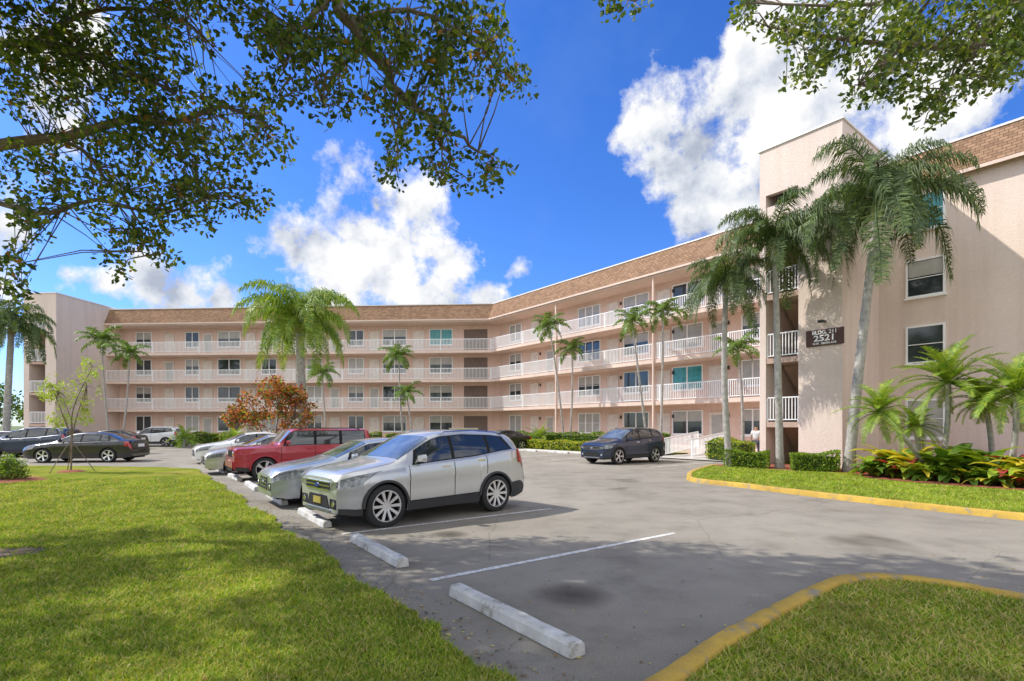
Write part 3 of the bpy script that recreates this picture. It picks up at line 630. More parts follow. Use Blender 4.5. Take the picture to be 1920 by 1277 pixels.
p=G(12,903); ball('small rounded green bush at the left edge of the lawn',(p.x,p.y,.03),(.55,.5,.75),['hd1','hd2','lf2'],[.45,.35,.2],size=.07,n=170,k=18)
q=MB(); q.lathe([(.1,.05),(.9,.045),(1.1,.0)],20,axis='z'); tag(q.build('mulch_ring','mulch',None,(p.x,p.y-.15,.034)),'patch of red mulch under the bush at the left edge','mulch')
for i,(u,v,Y) in enumerate(((350,805,43),(437,805,42),(1010,800,40),(1085,812,38.5))):
    a=AT(u,798,Y); ball('leafy green shrub before the wing wall, %s from left'%('first','second','third','fourth')[i],(a.x,a.y,.09),(.9,.8,1.1),['hd1','hd2','py1'],[.4,.3,.3],size=.16,n=70,k=12,st=.25)
# ---------------------------------------------------------------- palms
fcache={}
def frond_mesh(kind,L,e0,droop,nl,ll,lw,hang,mats,var):
    key=(kind,round(e0),var)
    if key in fcache: return fcache[key]
    stiff=kind=='date'
    b=MB(); ns=12; p=Vector((0,0,0)); pts=[p.copy()]; tg=[]
    for i in range(ns):
        s=(i+.5)/ns; e=max(R(e0)-R(droop)*s**1.3,R(-82)); t=Vector((math.cos(e),.12*math.sin(3*s+var*2),math.sin(e))).normalized(); tg.append(t); p=p+t*L/ns; pts.append(p.copy())
    tg.append(tg[-1])
    b.tube(pts,[.03*(1-.85*i/ns)*L/2.6 for i in range(ns+1)],4,0,cap=False)
    for i in range(nl):
        s=.1+.9*i/(nl-1); x=s*ns; j=min(int(x),ns-1); pp=pts[j].lerp(pts[j+1],x-j); t=tg[j]
        for sd in (-1,1):
            l=ll*max(.3,math.sin(math.pi*(.18+.72*s)))*random.uniform(.65,1.2)
            if stiff:
                up=Vector((-t.z,0,t.x)); d1=(Vector((0,sd,0))+t*.8+up*random.uniform(.1,.5)).normalized(); d2=(d1+Vector((0,0,-.25))).normalized()
            else:
                d1=(Vector((0,sd,0))*random.uniform(.6,1)+t*random.uniform(.2,.9)+Vector((0,0,random.uniform(-.5,.6)))).normalized()
                d2=(Vector((0,sd*(1-hang)*.9+sd*.12,0))+t*.35+Vector((random.uniform(-.3,.3),random.uniform(-.25,.25),-hang*1.4))).normalized()
            a=pp+d1*l*.4; c=a+d2*l*.6; wv=t*lw*.5; mi=0 if random.random()<.5 else 1
            o=len(b.v); b.v+=[tuple(pp-wv*.6),tuple(pp+wv*.6),tuple(a+wv),tuple(a-wv),tuple(c)]; b.f+=[(o,o+1,o+2,o+3),(o+3,o+2,o+4)]; b.m+=[mi,mi]
    me=b.mesh('frond',mats); fcache[key]=me; return me
K_={'queen':dict(L=3.1,droop=130,nl=115,ll=.85,lw=.034,hang=.76,mats=['pl1','pl2'],e=(85,-18),nf=29),
'queenlime':dict(L=3.9,droop=128,nl=110,ll=1.0,lw=.046,hang=.72,mats=['py1','py2'],e=(88,-12),nf=36),
'foxtail':dict(L=1.65,droop=88,nl=46,ll=.48,lw=.06,hang=.35,mats=['pl2','py1'],e=(82,-15),nf=15),
'date':dict(L=1.35,droop=62,nl=52,ll=.27,lw=.024,hang=.05,mats=['py1','py2'],e=(86,-28),nf=40),
'grey':dict(L=3.3,droop=138,nl=84,ll=.9,lw=.055,hang=.78,mats=['pl1','pl2'],e=(80,-25),nf=26)}
def palm(label,kind,base,top,r0=.16,r1=.1,sc=1,name='palm_tree',bend=0,nf=None):
    k=K_[kind]; base=Vector(base); top=Vector(top); t=thing(name,label,'palm tree',base); H=top-base
    pts=[];n=16
    for i in range(n+1):
        s=i/n; pts.append(Vector((H.x*(s**1.15)+bend*math.sin(math.pi*s),H.y*s,H.z*s)))
    b=MB(); b.tube(pts,[(r0*1.35 if i==0 else r0+(r1-r0)*i/n)*(1+.05*(i%2)) for i in range(n+1)],10); b.build('trunk','palmbark',t,smooth=True,ang=60)
    if kind in('queen','queenlime','foxtail','grey'):
        b=MB(); d=(pts[-1]-pts[-2]).normalized(); q=pts[-1]
        L=.6*sc if kind!='foxtail' else .55
        b.tube([q-d*L,q-d*L*.5,q+d*.15],[r1*1.15,r1*1.5,r1*.6],10); b.build('crown_shaft','shaft' if kind=='foxtail' else 'tan',t,smooth=True)
    nf=nf or k['nf']
    for i in range(nf):
        f=(i+.3)/nf; e=k['e'][0]+(k['e'][1]-k['e'][0])*f; e=round(e/8)*8
        me=frond_mesh(kind,k['L'],e,k['droop'],k['nl'],k['ll'],k['lw'],k['hang'],k['mats'],i%2)
        o=ob('frond',me,t,H,i*2.39996+random.uniform(-.4,.4)); s=sc*random.uniform(.75,1.15); o.scale=(s,s,s); o.rotation_euler.x=random.uniform(-.12,.12)
    return t
palm('tallest weeping palm rising before the corner of the stair tower','queen',(12.05,18.7,.1),AT(1648,375,18.3),.18,.12,1.18,nf=29)
palm('tall weeping palm with trunk left of the building number sign','queen',(10.35,20.2,.1),AT(1452,455,20),.14,.1,.92,nf=27)
palm('shorter weeping palm standing left of the stair tower opening','queen',(8.65,20.8,.1),AT(1362,530,20.6),.13,.09,.78,bend=-.15,nf=24)
a=AT(567,798,29); palm('broad lime green palm behind the orange leaved tree','queenlime',(a.x,a.y,.0),AT(562,605,29),.28,.2,.98)
a=AT(10,798,34); palm('grey green drooping palm at the far left edge','grey',(a.x,a.y,0),AT(22,610,34),.2,.16,1.0)
fx=[(1058,812,38,1030,612,.9,'slim palm with higher crown in the pair near the building corner'),(1068,812,37.5,1073,655,.8,'slim palm with lower crown in the pair near the building corner'),
(1215,812,32,1185,603,.85,'slim leaning palm before the middle of the right wing'),(1238,812,31,1243,585,.9,'slim straight palm right of the leaning one at right wing'),
(757,805,41,748,668,.95,'slim palm before the left wing right of the lime palm'),(775,808,40,762,738,.8,'short slim palm before the left wing with low crown'),
(205,800,43,190,640,1.1,'slim palm at the left stair tower with the higher crown'),(228,800,42,243,664,1.0,'slim palm at the left stair tower with the lower crown')]
fx+=[(612,805,42,604,700,.9,'slim palm half hidden behind the lime palm'),(1392,840,25,1383,655,.75,'slim palm in the shadow left of the stair tower')]
for u,v,Y,u2,v2,sc,l in fx:
    a=AT(u,798,Y); palm(l,'foxtail',(a.x,a.y,.08),AT(u2,v2,Y),.08,.05,sc*1.08,bend=random.uniform(-.15,.15))
dt=[((13.2,16.6,.1),AT(1648,772,15.6),.85,'leaning small date palm nearest the tall palm trunk'),((13.9,17.0,.1),AT(1778,718,16.6),1.2,'upright small date palm before the right wall windows'),((14.6,15.4,.1),AT(1905,735,15.0),1.1,'small date palm cut by the right edge of the frame'),((15.2,16.6,.1),AT(1845,752,16.4),.85,'small date palm behind and between two larger ones'),
((13.6,17.6,.1),AT(1715,800,17.4),.75,'low date palm between the leaning and the upright ones')]
for ba,tp,sc,l in dt: palm(l,'date',ba,tp,.08,.07,sc,bend=.1)
for i,(u,Y) in enumerate(((345,41.5),(440,41))):
    a=AT(u,798,Y); palm(('first','second')[i]+' stemless young palm in the planting before the left wing','date',(a.x,a.y,.08),(a.x,a.y,.7),.1,.09,1.1,nf=16)
a=AT(1012,798,39); palm('stemless young palm in the planting near the building corner','date',(a.x,a.y,.08),(a.x,a.y,.8),.1,.09,1.2,nf=18)
def broad_mesh(v):
    b=MB(); wt=([.5,.35,.12,.03],[.2,.4,.35,.05],[.35,.15,.1,.4],[.7,.25,.05,0],[.5,.4,.1,0])[v]
    for i in range(24):
        a=i*2.4+random.uniform(-.3,.3); L=random.uniform(.6,.95); e=random.uniform(30,85); p=Vector((0,0,.05)); w0=random.uniform(.09,.14); prev=None; mi=random.choices([0,1,2,3],wt)[0]; sd=Vector((-math.sin(a),math.cos(a),0))
        for j in range(7):
            s=j/6; ww=w0*math.sin(math.pi*min(1,.06+s*.93))**.8
            cur=(p-sd*ww+Vector((0,0,ww*.25)),p.copy(),p+sd*ww+Vector((0,0,ww*.25)))
            if prev: b.quad(prev[0],prev[1],cur[1],cur[0],mi); b.quad(prev[1],prev[2],cur[2],cur[1],mi)
            prev=cur; ee=R(e-95*s); p=p+Vector((math.cos(a)*math.cos(ee),math.sin(a)*math.cos(ee),math.sin(ee)))*L/6
    return b.mesh('leaves',['hd1','hd2','hd3','pinkleaf'],True,80)
bms=[broad_mesh(i) for i in range(5)]
words=['first','second','third','fourth','fifth','sixth','seventh','eighth','ninth','tenth','eleventh','twelfth','thirteenth']
for row_,(off_,cnt) in enumerate(((0,11),(.65,10),(1.35,9))):
    for i in range(cnt):
        s=i/(cnt-1); p=Vector((11.7,16.9,.1)).lerp(Vector((14.1,12.7,.1)),s)+Vector((.82,.57,0))*off_+Vector((random.uniform(-.12,.12),random.uniform(-.12,.12),0))
        t=thing('broadleaf_plant','broad leaved plant in the %s row of the mulch bed, %s from the left'%(('front','middle','rear')[row_],words[i]),'plant',p,random.uniform(0,6),'broad leaved plants by the tower')
        o=ob('leaves',bms[random.choice((0,1,2,3,4,0,4,1))],t); o.scale=((1.05+.3*row_)*random.uniform(.8,1.2),)*3
for i,(x,y,h) in enumerate(((-62,62,7),(-55,70,9),(-70,50,8),(-50,58,5))):
    bush_tree('distant green tree beyond the left stair tower, %s from left'%('second','third','first','fourth')[i],(x,y,0),[((0,0,h*.65),(3.2,3,h*.3)),((1.8,0,h*.5),(2.2,2,h*.25)),((-2,0,h*.55),(2.2,2,h*.25))],120,16,.7,.45,['lf1','lf2','hd1'],[.4,.4,.2],[[(0,0,0),(.1,0,h*.3),(.3,0,h*.6)],[(0,0,h*.2),(-1,0,h*.5)]],'tree',.25)
# ---------------------------------------------------------------- grass blades
def blades(name,poly,n,z,ymax,mats,wts,label,h=(.018,.045),xr=(-14,2),ymin=2.6,avoid=None):
    P=[];tries=0; av=np.array([(p.x,p.y) for p in avoid]) if avoid else None
    while len(P)<n and tries<n*12:
        tries+=1
        y=ymin*(ymax/ymin)**random.random(); x=random.uniform(-1.05,1.05)*y
        if x<xr[0] or x>xr[1]: continue
        if not pip(x,y,poly): continue
        if name=='lawn_grass' and pip(x,y,bp_) and random.random()<.85: continue
        P.append((x,y,z))
    P=np.array(P)
    if av is not None:
        seg=np.linspace(0,1,8)[:,None,None]; dense=(av[:-1][None]*(1-seg)+av[1:][None]*seg).reshape(-1,2)
        keep=np.ones(len(P),bool)
        for q in dense: keep&=((P[:,0]-q[0])**2+(P[:,1]-q[1])**2)>.095**2
        P=P[keep]
    m=len(P); a=rng.uniform(0,6.28,m); hh=rng.uniform(h[0],h[1],m)*(1+P[:,1]*.02); wd=.005*(1+P[:,1]*.1)
    s=np.stack([np.cos(a),np.sin(a),np.zeros(m)],1)*wd[:,None]; tl=rng.normal(size=(m,3))*hh[:,None]*.85; tl[:,2]=hh
    v=np.stack([P-s,P+s,P+tl],1).reshape(-1,3)
    me=bpy.data.meshes.new(name); me.from_pydata(v.tolist(),[],np.arange(m*3).reshape(m,3).tolist())
    for q in mats: me.materials.append(M[q])
    me.polygons.foreach_set('material_index',rng.choice(len(mats),m,p=wts).astype(np.int32)); me.update()
    tag(ob(name,me),label,'grass',kind='stuff')
plist=[(p.x,p.y) for p in lawnL]
blades('lawn_grass',plist,170000,.03,17,['gr1','gr2','gr3'],[.42,.36,.22],'short green grass blades of the left lawn',xr=(-18,3))
blades('island_grass',[(p.x,p.y) for p in isl]+[(8.5,-3),(-4,-3)],34000,.10,7,['gr1','gr2','gr3'],[.33,.27,.4],'patchy grass blades on the near kerbed island',h=(.015,.04),xr=(.5,9),avoid=isl)
blades('verge_grass',[(p.x,p.y) for p in rl]+[(25,-1),(13.5,12.0),(11.4,14.6),(10.8,16.4),(11,18),(9,20)],26000,.10,21,['gr1','gr2','gr3'],[.45,.45,.1],'grass blades of the verge by the stair tower',h=(.03,.06),xr=(5,16),ymin=8,avoid=rl)
P=[]
for i in range(1100):
    y=3*(11/3)**random.random(); x=random.uniform(-.95,1)*y
    P.append((x,y,.012 if not pip(x,y,plist) else .055))
for i in range(1300):
    p=p0+rr*random.uniform(8,24)+mm_*abs(random.gauss(0,.25)); P.append((p.x,p.y,.012))
v=leafquads(np.array(P),.042,.6,0); v=v.reshape(-1,4,3); c=v.mean(1,keepdims=True); v[:,:,2]=c[:,:,2]+(v[:,:,2]-c[:,:,2])*.15; 
tag(quadmesh('fallen_leaves',v.reshape(-1,3),['lf4','gr3','lf1'],[.4,.35,.25]),'small dry leaves scattered over the asphalt and lawn','leaves',kind='stuff')
# ---------------------------------------------------------------- cars
SPEC={
'suv':dict(L=4.52,W=.92,wx=(.88,3.57),r=.37,bot=.25,tw=.7,top=[(0,.84),(.02,.9),(.08,.95),(.3,1.01),(.7,1.07),(1.05,1.12),(1.15,1.15),(1.95,1.56),(2.2,1.63),(2.8,1.67),(3.6,1.635),(4.1,1.57),(4.22,1.52),(4.38,1.2),(4.47,1.02),(4.52,.6)],
 belt=[(0,.8),(.06,.83),(.3,.89),(1.1,.99),(2.0,1.04),(3.0,1.10),(3.8,1.2),(4.3,1.24),(4.45,.98),(4.52,.58)],ws=(1.2,1.95),rw=(4.24,4.37),sw=[(1.52,2.4),(2.48,3.36),(3.44,4.02)],doors=[1.38,2.44,3.3],hx=[2.23,3.14],rails=True,clad=True),
'sedan':dict(L=4.72,W=.91,wx=(.93,3.72),r=.335,bot=.2,tw=.66,top=[(0,.66),(.03,.74),(.12,.81),(.5,.9),(1.15,1.0),(1.3,1.03),(2.1,1.39),(2.6,1.45),(3.1,1.44),(3.55,1.36),(4.2,1.1),(4.6,1.06),(4.68,.98),(4.72,.6)],
 belt=[(0,.63),(.12,.72),(.4,.79),(1.3,.91),(2.5,.95),(4.2,1.0),(4.62,.96),(4.72,.56)],ws=(1.36,2.07),rw=(3.62,4.12),sw=[(1.62,2.5),(2.57,3.3),(3.36,3.72)],doors=[1.45,2.53,3.42],hx=[2.33,3.2],rails=False,clad=False),
'boxy':dict(L=4.41,W=.88,wx=(.86,3.49),r=.37,bot=.32,tw=.84,top=[(0,1.0),(.015,1.03),(.06,1.07),(.6,1.1),(1.2,1.14),(1.28,1.17),(1.66,1.6),(1.78,1.655),(4.14,1.655),(4.24,1.63),(4.35,1.15),(4.38,1.0),(4.41,.6)],
 belt=[(0,.97),(.03,.99),(.1,1.02),(1.2,1.06),(4.3,1.08),(4.41,.58)],ws=(1.32,1.65),rw=(4.25,4.34),sw=[(1.45,2.36),(2.45,3.2),(3.3,4.08)],doors=[1.34,2.4,3.25],hx=[2.2,3.05],rails=True,clad=True)}
def scaled(s,k):
    d=dict(s); d['L']=s['L']*k
    for q in('wx','ws','rw','doors','hx'): d[q]=tuple(x*k for x in s[q])
    d['top']=[(x*k,z) for x,z in s['top']]; d['belt']=[(x*k,z) for x,z in s['belt']]; d['sw']=[(a*k,c*k) for a,c in s['sw']]; return d
SPEC['suvc']=scaled(SPEC['suv'],.93)
wheelc={}
def wheel_meshes(r,sp,rm):
    k=(r,sp,rm)
    if k in wheelc: return wheelc[k]
    t=MB(); t.lathe([(r*.72,-.1),(r*.74,-.115),(r*.92,-.115),(r*.985,-.095),(r,-.05),(r,.05),(r*.985,.095),(r*.92,.115),(r*.74,.115),(r*.72,.1),(r*.72,-.1)],40)
    b=MB(); b.lathe([(r*.73,-.108),(r*.75,-.1),(r*.67,-.09),(r*.65,.05),(0.02,.05)],32,1)
    b.lathe([(r*.745,-.113),(r*.69,-.113),(r*.665,-.08)],36,0); b.lathe([(.001,-.1),(r*.14,-.1),(r*.17,-.085),(r*.17,.03)],16,0)
    for i in range(sp):
        a=2*math.pi*i/sp
        for da in ((-.11,.11) if sp<=5 else (0,)):
            ca,sa_=math.cos(a+da),math.sin(a+da); w_=.028 if sp>5 else .022
            def P_(rad,side,y): return (ca*rad-sa_*side,y,sa_*rad+ca*side)
            vs=[P_(r*.12,-w_*.7,-.096),P_(r*.12,w_*.7,-.096),P_(r*.7,w_,-.11),P_(r*.7,-w_,-.11),P_(r*.12,-w_*.7,-.06),P_(r*.12,w_*.7,-.06),P_(r*.7,w_,-.07),P_(r*.7,-w_,-.07)]
            b.add(vs,[(0,1,2,3),(7,6,5,4),(0,4,5,1),(1,5,6,2),(2,6,7,3),(3,7,4,0)],0)
    wheelc[k]=(t.mesh('wheel','tyre',True,40),b.mesh('rim',[rm,'gap'],True,30)); return wheelc[k]
def car(label,spec,pm,loc,heading,rim='rim',spokes=5,cat='car',name='parked_car',group=None):
    s=SPEC[spec]; spec='suv' if spec=='suvc' else spec; L=s['L'];Wm=s['W'];r=s['r']; t=thing(name,label,cat,loc,heading,group or 'cars parked in the lot')
    gx=np.linspace(0,L,460); bx=spec=='boxy'
    def sm(pts,win=.07):
        y=np.interp(gx,[p[0] for p in pts],[p[1] for p in pts]); k=int(win/L*460)|1; yp=np.pad(y,k//2,mode='edge'); return np.convolve(yp,np.ones(k)/k,'valid')
    tp=sm(s['top'],.05 if bx else .12); bl=sm(s['belt'],.08 if bx else .16); TM=max(tp)
    Ra=r+.05
    def sec(x):
        x=min(max(x,0),L); T=float(np.interp(x,gx,tp)); B=min(float(np.interp(x,gx,bl)),T-.025); b0=s['bot']+ (.05*max(0,1-x/.3)) +(.08*max(0,1-(L-x)/.35)); bb=b0
        for xw in s['wx']:
            if abs(x-xw)<Ra: bb=max(bb,r+math.sqrt(max(0,Ra*Ra-(x-xw)**2)))
        pl=1
        if x<.75: pl=1-(.08 if bx else .2)*((.75-x)/.75)**2.6
        if x>L-.55: pl=1-(.05 if bx else .13)*((x-L+.55)/.55)**2.4
        w_=Wm*pl
        def y_(z): return w_*float(np.interp((z-b0)/(B-b0),[0,.12,.3,.52,.66,.74,.9,1],[.93,.975,.965,.982,.978,1.0,.985,.955]))
        P=[]
        for f in (0,.22,.45,.66,.74,1): z=bb+(B-bb)*f; P.append((y_(z),z))
        k=min(1,max(0,(T-B-.03)/(TM-B-.03)))
        yr=w_*.84+(Wm*s['tw']-w_*.84)*k; zr=T-(.03+(.02 if bx else .04)*k)
        p5=(w_*.925,B+min(.02,.3*(T-B)))
        P.append(p5); P.append(((p5[0]+yr)/2+.02*k,(p5[1]+zr)/2)); P.append((yr,zr)); P.append((yr*.88,T-.014-.008*k)); P.append((yr*.5,T-.003)); P.append((0,T))
        return P
    NQ=12
    def surf(x,q,sd):
        P=sec(x); j=min(int(q),NQ-2); f=q-j; return Vector((L/2-x,sd*(P[j][0]*(1-f)+P[j+1][0]*f),P[j][1]*(1-f)+P[j+1][1]*f))
    def nrm(x,q,sd):
        e=.02; a=surf(x+e,q,sd)-surf(x-e,q,sd); b=surf(x,min(q+.1,NQ-1),sd)-surf(x,max(q-.1,0),sd); n=a.cross(b)
        if n.length<1e-9: return Vector((0,sd,0))
        n.normalize()
        if n.dot(Vector((0,sd,.35)))<0: n=-n
        return n
    xs=sorted(set([0,.02,.05,.1,.16,.24]+[round(v,3) for v in np.arange(.3,L-.2,.07)]+[L-.2,L-.14,L-.09,L-.05,L-.02,L]+[round(xw+sg*(Ra+e),4) for xw in s['wx'] for sg in(-1,1) for e in(-.001,.001)]+[round(xw+sg*Ra*f,3) for xw in s['wx'] for sg in(-1,1) for f in (.97,.9,.8)]))
    b=MB(); vs=[];k=2*NQ-1
    for x in xs:
        P=sec(x); vs+=[(L/2-x,p[0],p[1]) for p in P]+[(L/2-x,-p[0],p[1]) for p in P[-2::-1]]
    fs=[(i*k+j,i*k+j+1,(i+1)*k+j+1,(i+1)*k+j) for i in range(len(xs)-1) for j in range(k-1)]
    fs+=[tuple(range(k-1,-1,-1)),tuple((len(xs)-1)*k+j for j in range(k))]
    b.add(vs,fs); b.build('body',pm,t,smooth=True,ang=28 if bx else 38)
    u=MB(); u.box(-L/2+.15,L/2-.15,-Wm*.68,Wm*.68,s['bot']-.02,.72); u.build('underbody','gap',t)
    def patch(nm,m,x0,x1,q0,q1,sides=(1,-1),off=.006,nx=8,nq=4,skew=0,join=False,skew1=None):
        sk1=skew if skew1 is None else skew1
        res=MB()
        for sd in sides:
            bb=res if join else MB(); V=[]
            for i in range(nx+1):
                for j in range(nq+1):
                    g=j/nq; xa=x0+skew*g; xb=x1+sk1*g; x=xa+(xb-xa)*i/nx; q=q0+(q1-q0)*g; V.append(surf(x,q,sd)+nrm(x,q,sd)*off)
            Fq=[(i*(nq+1)+j,(i+1)*(nq+1)+j,(i+1)*(nq+1)+j+1,i*(nq+1)+j+1) for i in range(nx) for j in range(nq)]
            bb.add(V,Fq)
            if not join: bb.build(nm,m,t,smooth=True,ang=60)
        if join: return res.build(nm,m,t,smooth=True,ang=60)
    x0,x1=s['ws']; patch('windscreen','cglass2',x0,x1,8.12,11,nx=8,nq=5,join=True)
    x0,x1=s['rw']; patch('rear_window','cglass',x0,x1,8.15,11,nx=5,nq=5,join=True)
    for i,(a,c) in enumerate(s['sw']): patch('side_window','cglass',a,c,6.18,7.84,nx=8,nq=4,skew=(.1 if i==0 else 0),skew1=((-.2 if spec=='suv' else -.12) if i==2 and not bx else 0))
    patch('window_trim','gap',s['sw'][0][0]-.06,s['sw'][-1][1]+.06,6.1,7.92,off=.003,nx=30,nq=4,skew=.1,skew1=(-.16 if spec=='suv' else -.05))
    for xd in s['doors']:
        patch('door_gap','gap',xd-.007,xd+.007,.9,5.95,off=.003,nx=1,nq=10)
    patch('door_sill_gap','gap',s['doors'][0],s['wx'][1]-Ra-.02,.95,1.03,off=.012,nx=16,nq=1)
    patch('bonnet_gap','gap',.12,s['ws'][0]-.05,8.0,8.06,off=.003,nx=14,nq=1)
    if s['clad']:
        patch('sill_cladding','plastic',s['wx'][0]+Ra+.01,s['wx'][1]-Ra-.01,0,.95,off=.01,nx=12,nq=3)
        patch('rear_cladding','plastic',s['wx'][1]+Ra+.01,L-.03,0,1.5,off=.01,nx=6,nq=3)
        patch('front_cladding','plastic',.03,s['wx'][0]-Ra-.01,0,.8,off=.01,nx=6,nq=3)
        for xw in s['wx']:
            for sd in (1,-1):
                q=MB(); V=[];n=24
                for i in range(n+1):
                    an=math.pi*i/n
                    for rad,yy in ((Ra-.015,Wm*.9),(Ra-.012,Wm*.985+.014),(Ra+.03,Wm*.985+.012),(Ra+.035,Wm*.96)):
                        V.append((L/2-xw+math.cos(an)*rad,sd*yy,max(s['bot'],r+math.sin(an)*rad)))
                q.add(V,[(i*4+j,i*4+j+1,i*4+j+5,i*4+j+4) for i in range(n) for j in range(3)]); q.build('wheel_arch_trim','plastic' if not bx else pm,t,smooth=True,ang=40)
    if bx:
        for sd in (1,-1):
            q=MB(); q.lathe([(.001,-.0),(.06,.008),(.085,.0),(.09,-.02)],20); o=q.build('headlight','chrome',t,(L/2+.012,sd*.53,.87),smooth=True); o.rotation_euler=(0,0,R(-90))
            q=MB(); q.box(0,.02,-.03,.03,-.05,.05); q.build('turn_signal','amber',t,(L/2-.005,sd*.68,.86))
        q=MB(); 
        for i in range(7): y=-.36+i*.12; q.box(-.01,.012,y-.035,y+.035,.76,.96)
        q.build('grille','gap',t,(L/2,0,0))
        q=MB(); q.box(-.02,.06,-.74,.74,.44,.64); q.build('bumper',pm,t,(L/2,0,0)); q=MB(); q.box(-.015,.03,-.55,.55,.33,.43); q.build('lower_grille','gap',t,(L/2,0,0))
    else:
        patch('headlight','lamp',.04,.5 if spec=='suv' else .56,4.1 if spec=='suv' else 4.0,6.0,off=.008,nx=10,nq=3,skew=.03,skew1=.28)
        q=MB(); hw=Wm*.5
        if spec=='suv':
            zg=.7
            for sd in (1,-1):
                q2=MB(); vv=[(-.01,sd*hw*1.07,zg-.02),(-.01,sd*hw*1.62,zg+.03),(-.01,sd*hw*1.62,zg+.12),(-.01,sd*hw*1.07,zg+.1)]; vv+=[(.012,y,z) for _,y,z in vv]
                q2.add(vv,[(3,2,1,0),(4,5,6,7),(0,1,5,4),(1,2,6,5),(2,3,7,6),(3,0,4,7)]); q2.build('headlight_inner','lamp',t,(L/2,0,0))
            q.box(-.01,.014,-hw*1.05,hw*1.05,zg-.03,zg+.1)
            q.build('grille','gap',t,(L/2,0,0)); q=MB()
            for zb in (zg-.03,zg+.035,zg+.1): q.box(-.005,.028,-hw*1.05,hw*1.05,zb-.01,zb+.01)
            q.build('grille_bar','chrome',t,(L/2,0,0)); q=MB()
            vv=[(-.01,-hw*.75,.57),(-.01,hw*.75,.57),(-.01,hw*1.0,.36),(-.01,-hw*1.0,.36)]; vv+=[(.014,y,z) for _,y,z in vv]
            q.add(vv,[(3,2,1,0),(4,5,6,7),(0,1,5,4),(1,2,6,5),(2,3,7,6),(3,0,4,7)]); q.build('lower_grille','gap',t,(L/2,0,0))
            q=MB(); q.box(-.02,.03,-hw*1.1,hw*1.1,.29,.34); q.build('skid_plate','rimdark',t,(L/2,0,0))
            if spokes>5: q=MB(); q.box(.014,.03,-.15,.15,.42,.53); q.build('front_plate','plate',t,(L/2,0,0))
        else:
            q.box(-.01,.012,-hw*.75,hw*.75,.36,.64); q.build('grille','gap',t,(L/2,0,0)); q=MB()
            for zb in (.37,.44,.51,.58,.64): q.box(-.005,.018,-hw*.75,hw*.75,zb-.008,zb+.008)
            q.build('grille_bar','chrome',t,(L/2,0,0))
        for sd in (1,-1):
            q=MB(); q.box(-.01,.006,-.12,.12,-.08,.08); q.build('air_intake','gap',t,(L/2,sd*hw*1.28,.45))
            q=MB(); q.lathe([(.001,0),(.045,.005),(.055,-.01)],14); o=q.build('fog_lamp','chrome',t,(L/2+.008,sd*hw*1.3,.45),smooth=True); o.rotation_euler=(0,0,R(-90))
        q=MB(); q.lathe([(.001,.012),(.05,.01),(.06,0),(.06,-.02)],18); o=q.build('emblem','blue' if (spec=='suv' and spokes>5) else 'chrome',t,(L/2+.025,0,.735 if spec=='suv' else .53)); o.rotation_euler=(0,0,R(-90)); o.scale=(1.5,1,.65)
    patch('tail_light','tail',L-.3,L-.03,4.0,5.9,off=.009,nx=6,nq=3)
    q=MB(); q.box(-.012,0,-.26,.26,.72,.86); q.build('licence_plate','white',t,(-L/2,0,0))
    for sd in (1,-1):
        xm=s['sw'][0][0]+.12; p=surf(xm,6.3,sd); q=MB()
        c=[(-.1,0,-.06),(-.1,.17,-.05),(-.1,.19,.03),(-.1,.15,.09),(-.1,.02,.08)]
        vs=[(0.0,a*sd+.04*sd,z) for _,a,z in c]+[(.09,(a*.9+.04)*sd,z*.75) for _,a,z in c]; q.add(vs,[(0,1,2,3,4),(9,8,7,6,5)]+[(i,(i+1)%5,5+(i+1)%5,5+i) for i in range(5)])
        q.box(-.0,.05,min(0,.06*sd),max(0,.06*sd),-.03,.01); q.build('mirror',pm,t,(p.x,p.y,p.z+.06),smooth=True,ang=30)
        for xh in s['hx']:
            p=surf(xh,4.7,sd); q=MB(); q.box(-.09,.09,-.018,.022,-.013,.013); q.build('door_handle','chrome' if spec=='suv' else pm,t,(p.x,p.y+.008*sd,p.z))
    if s['rails']:
        for sd in (1,-1):
            pts=[surf(x,8.35,sd)+Vector((0,0,h)) for x,h in ((s['ws'][1]+.25,.0),(s['ws'][1]+.4,.045),(2.9,.05),(s['rw'][0]-.45,.045),(s['rw'][0]-.3,0))]
            q=MB(); q.tube(pts,.017,6); q.build('roof_rail','chrome' if spec=='suv' else 'plastic',t,smooth=True)
    q=MB(); q.tube([(0,0,0),(-.12,0,.12)],[.008,.004],5); xx=s['rw'][0]-.35; p=surf(xx,11,1); q.build('antenna','plastic',t,p)
    wm,rm_=wheel_meshes(r,spokes,rim)
    for xw in s['wx']:
        for sd in (1,-1):
            o=ob('wheel',wm,t,(L/2-xw,sd*(Wm-.12),r),0 if sd<0 else math.pi); ob('rim',rm_,o)
    for xw in s['wx']:
        q=MB(); q.tube([(0,-Wm*.7,0),(0,Wm*.7,0)],.05,6); q.build('axle','gap',t,(L/2-xw,0,r))
    return t
hd=math.atan2(-mm_.y,-mm_.x)
def row(k,spec,fwd=0,lat=0):
    s=SPEC[spec]; A=Vector((-2.73,9.67,0))-rr*(3.1*(k-2)+lat)-mm_*fwd; return A+mm_*(s['L']/2-s['wx'][0])
def axle(front_wheel,heading,spec):
    s=SPEC[spec]; f=Vector((math.cos(heading),math.sin(heading),0)); side=Vector((-f.y,f.x,0))*(s['W']-.12)
    if side.y>0: side=-side
    return Vector(front_wheel)-side-f*(s['L']/2-s['wx'][0])
h1=hd+R(7)
car('silver SUV with large alloy wheels parked nearest the camera','suvc','p_silver',axle(G(720,988),h1,'suvc'),h1,spokes=10,cat='SUV')
car('bluish silver sedan tucked behind the nearest silver SUV','sedan','p_grey',row(3,'sedan',.2),hd)
car('red boxy SUV with round headlights and upright grille','boxy','p_red',row(5,'boxy',.1),hd,cat='SUV')
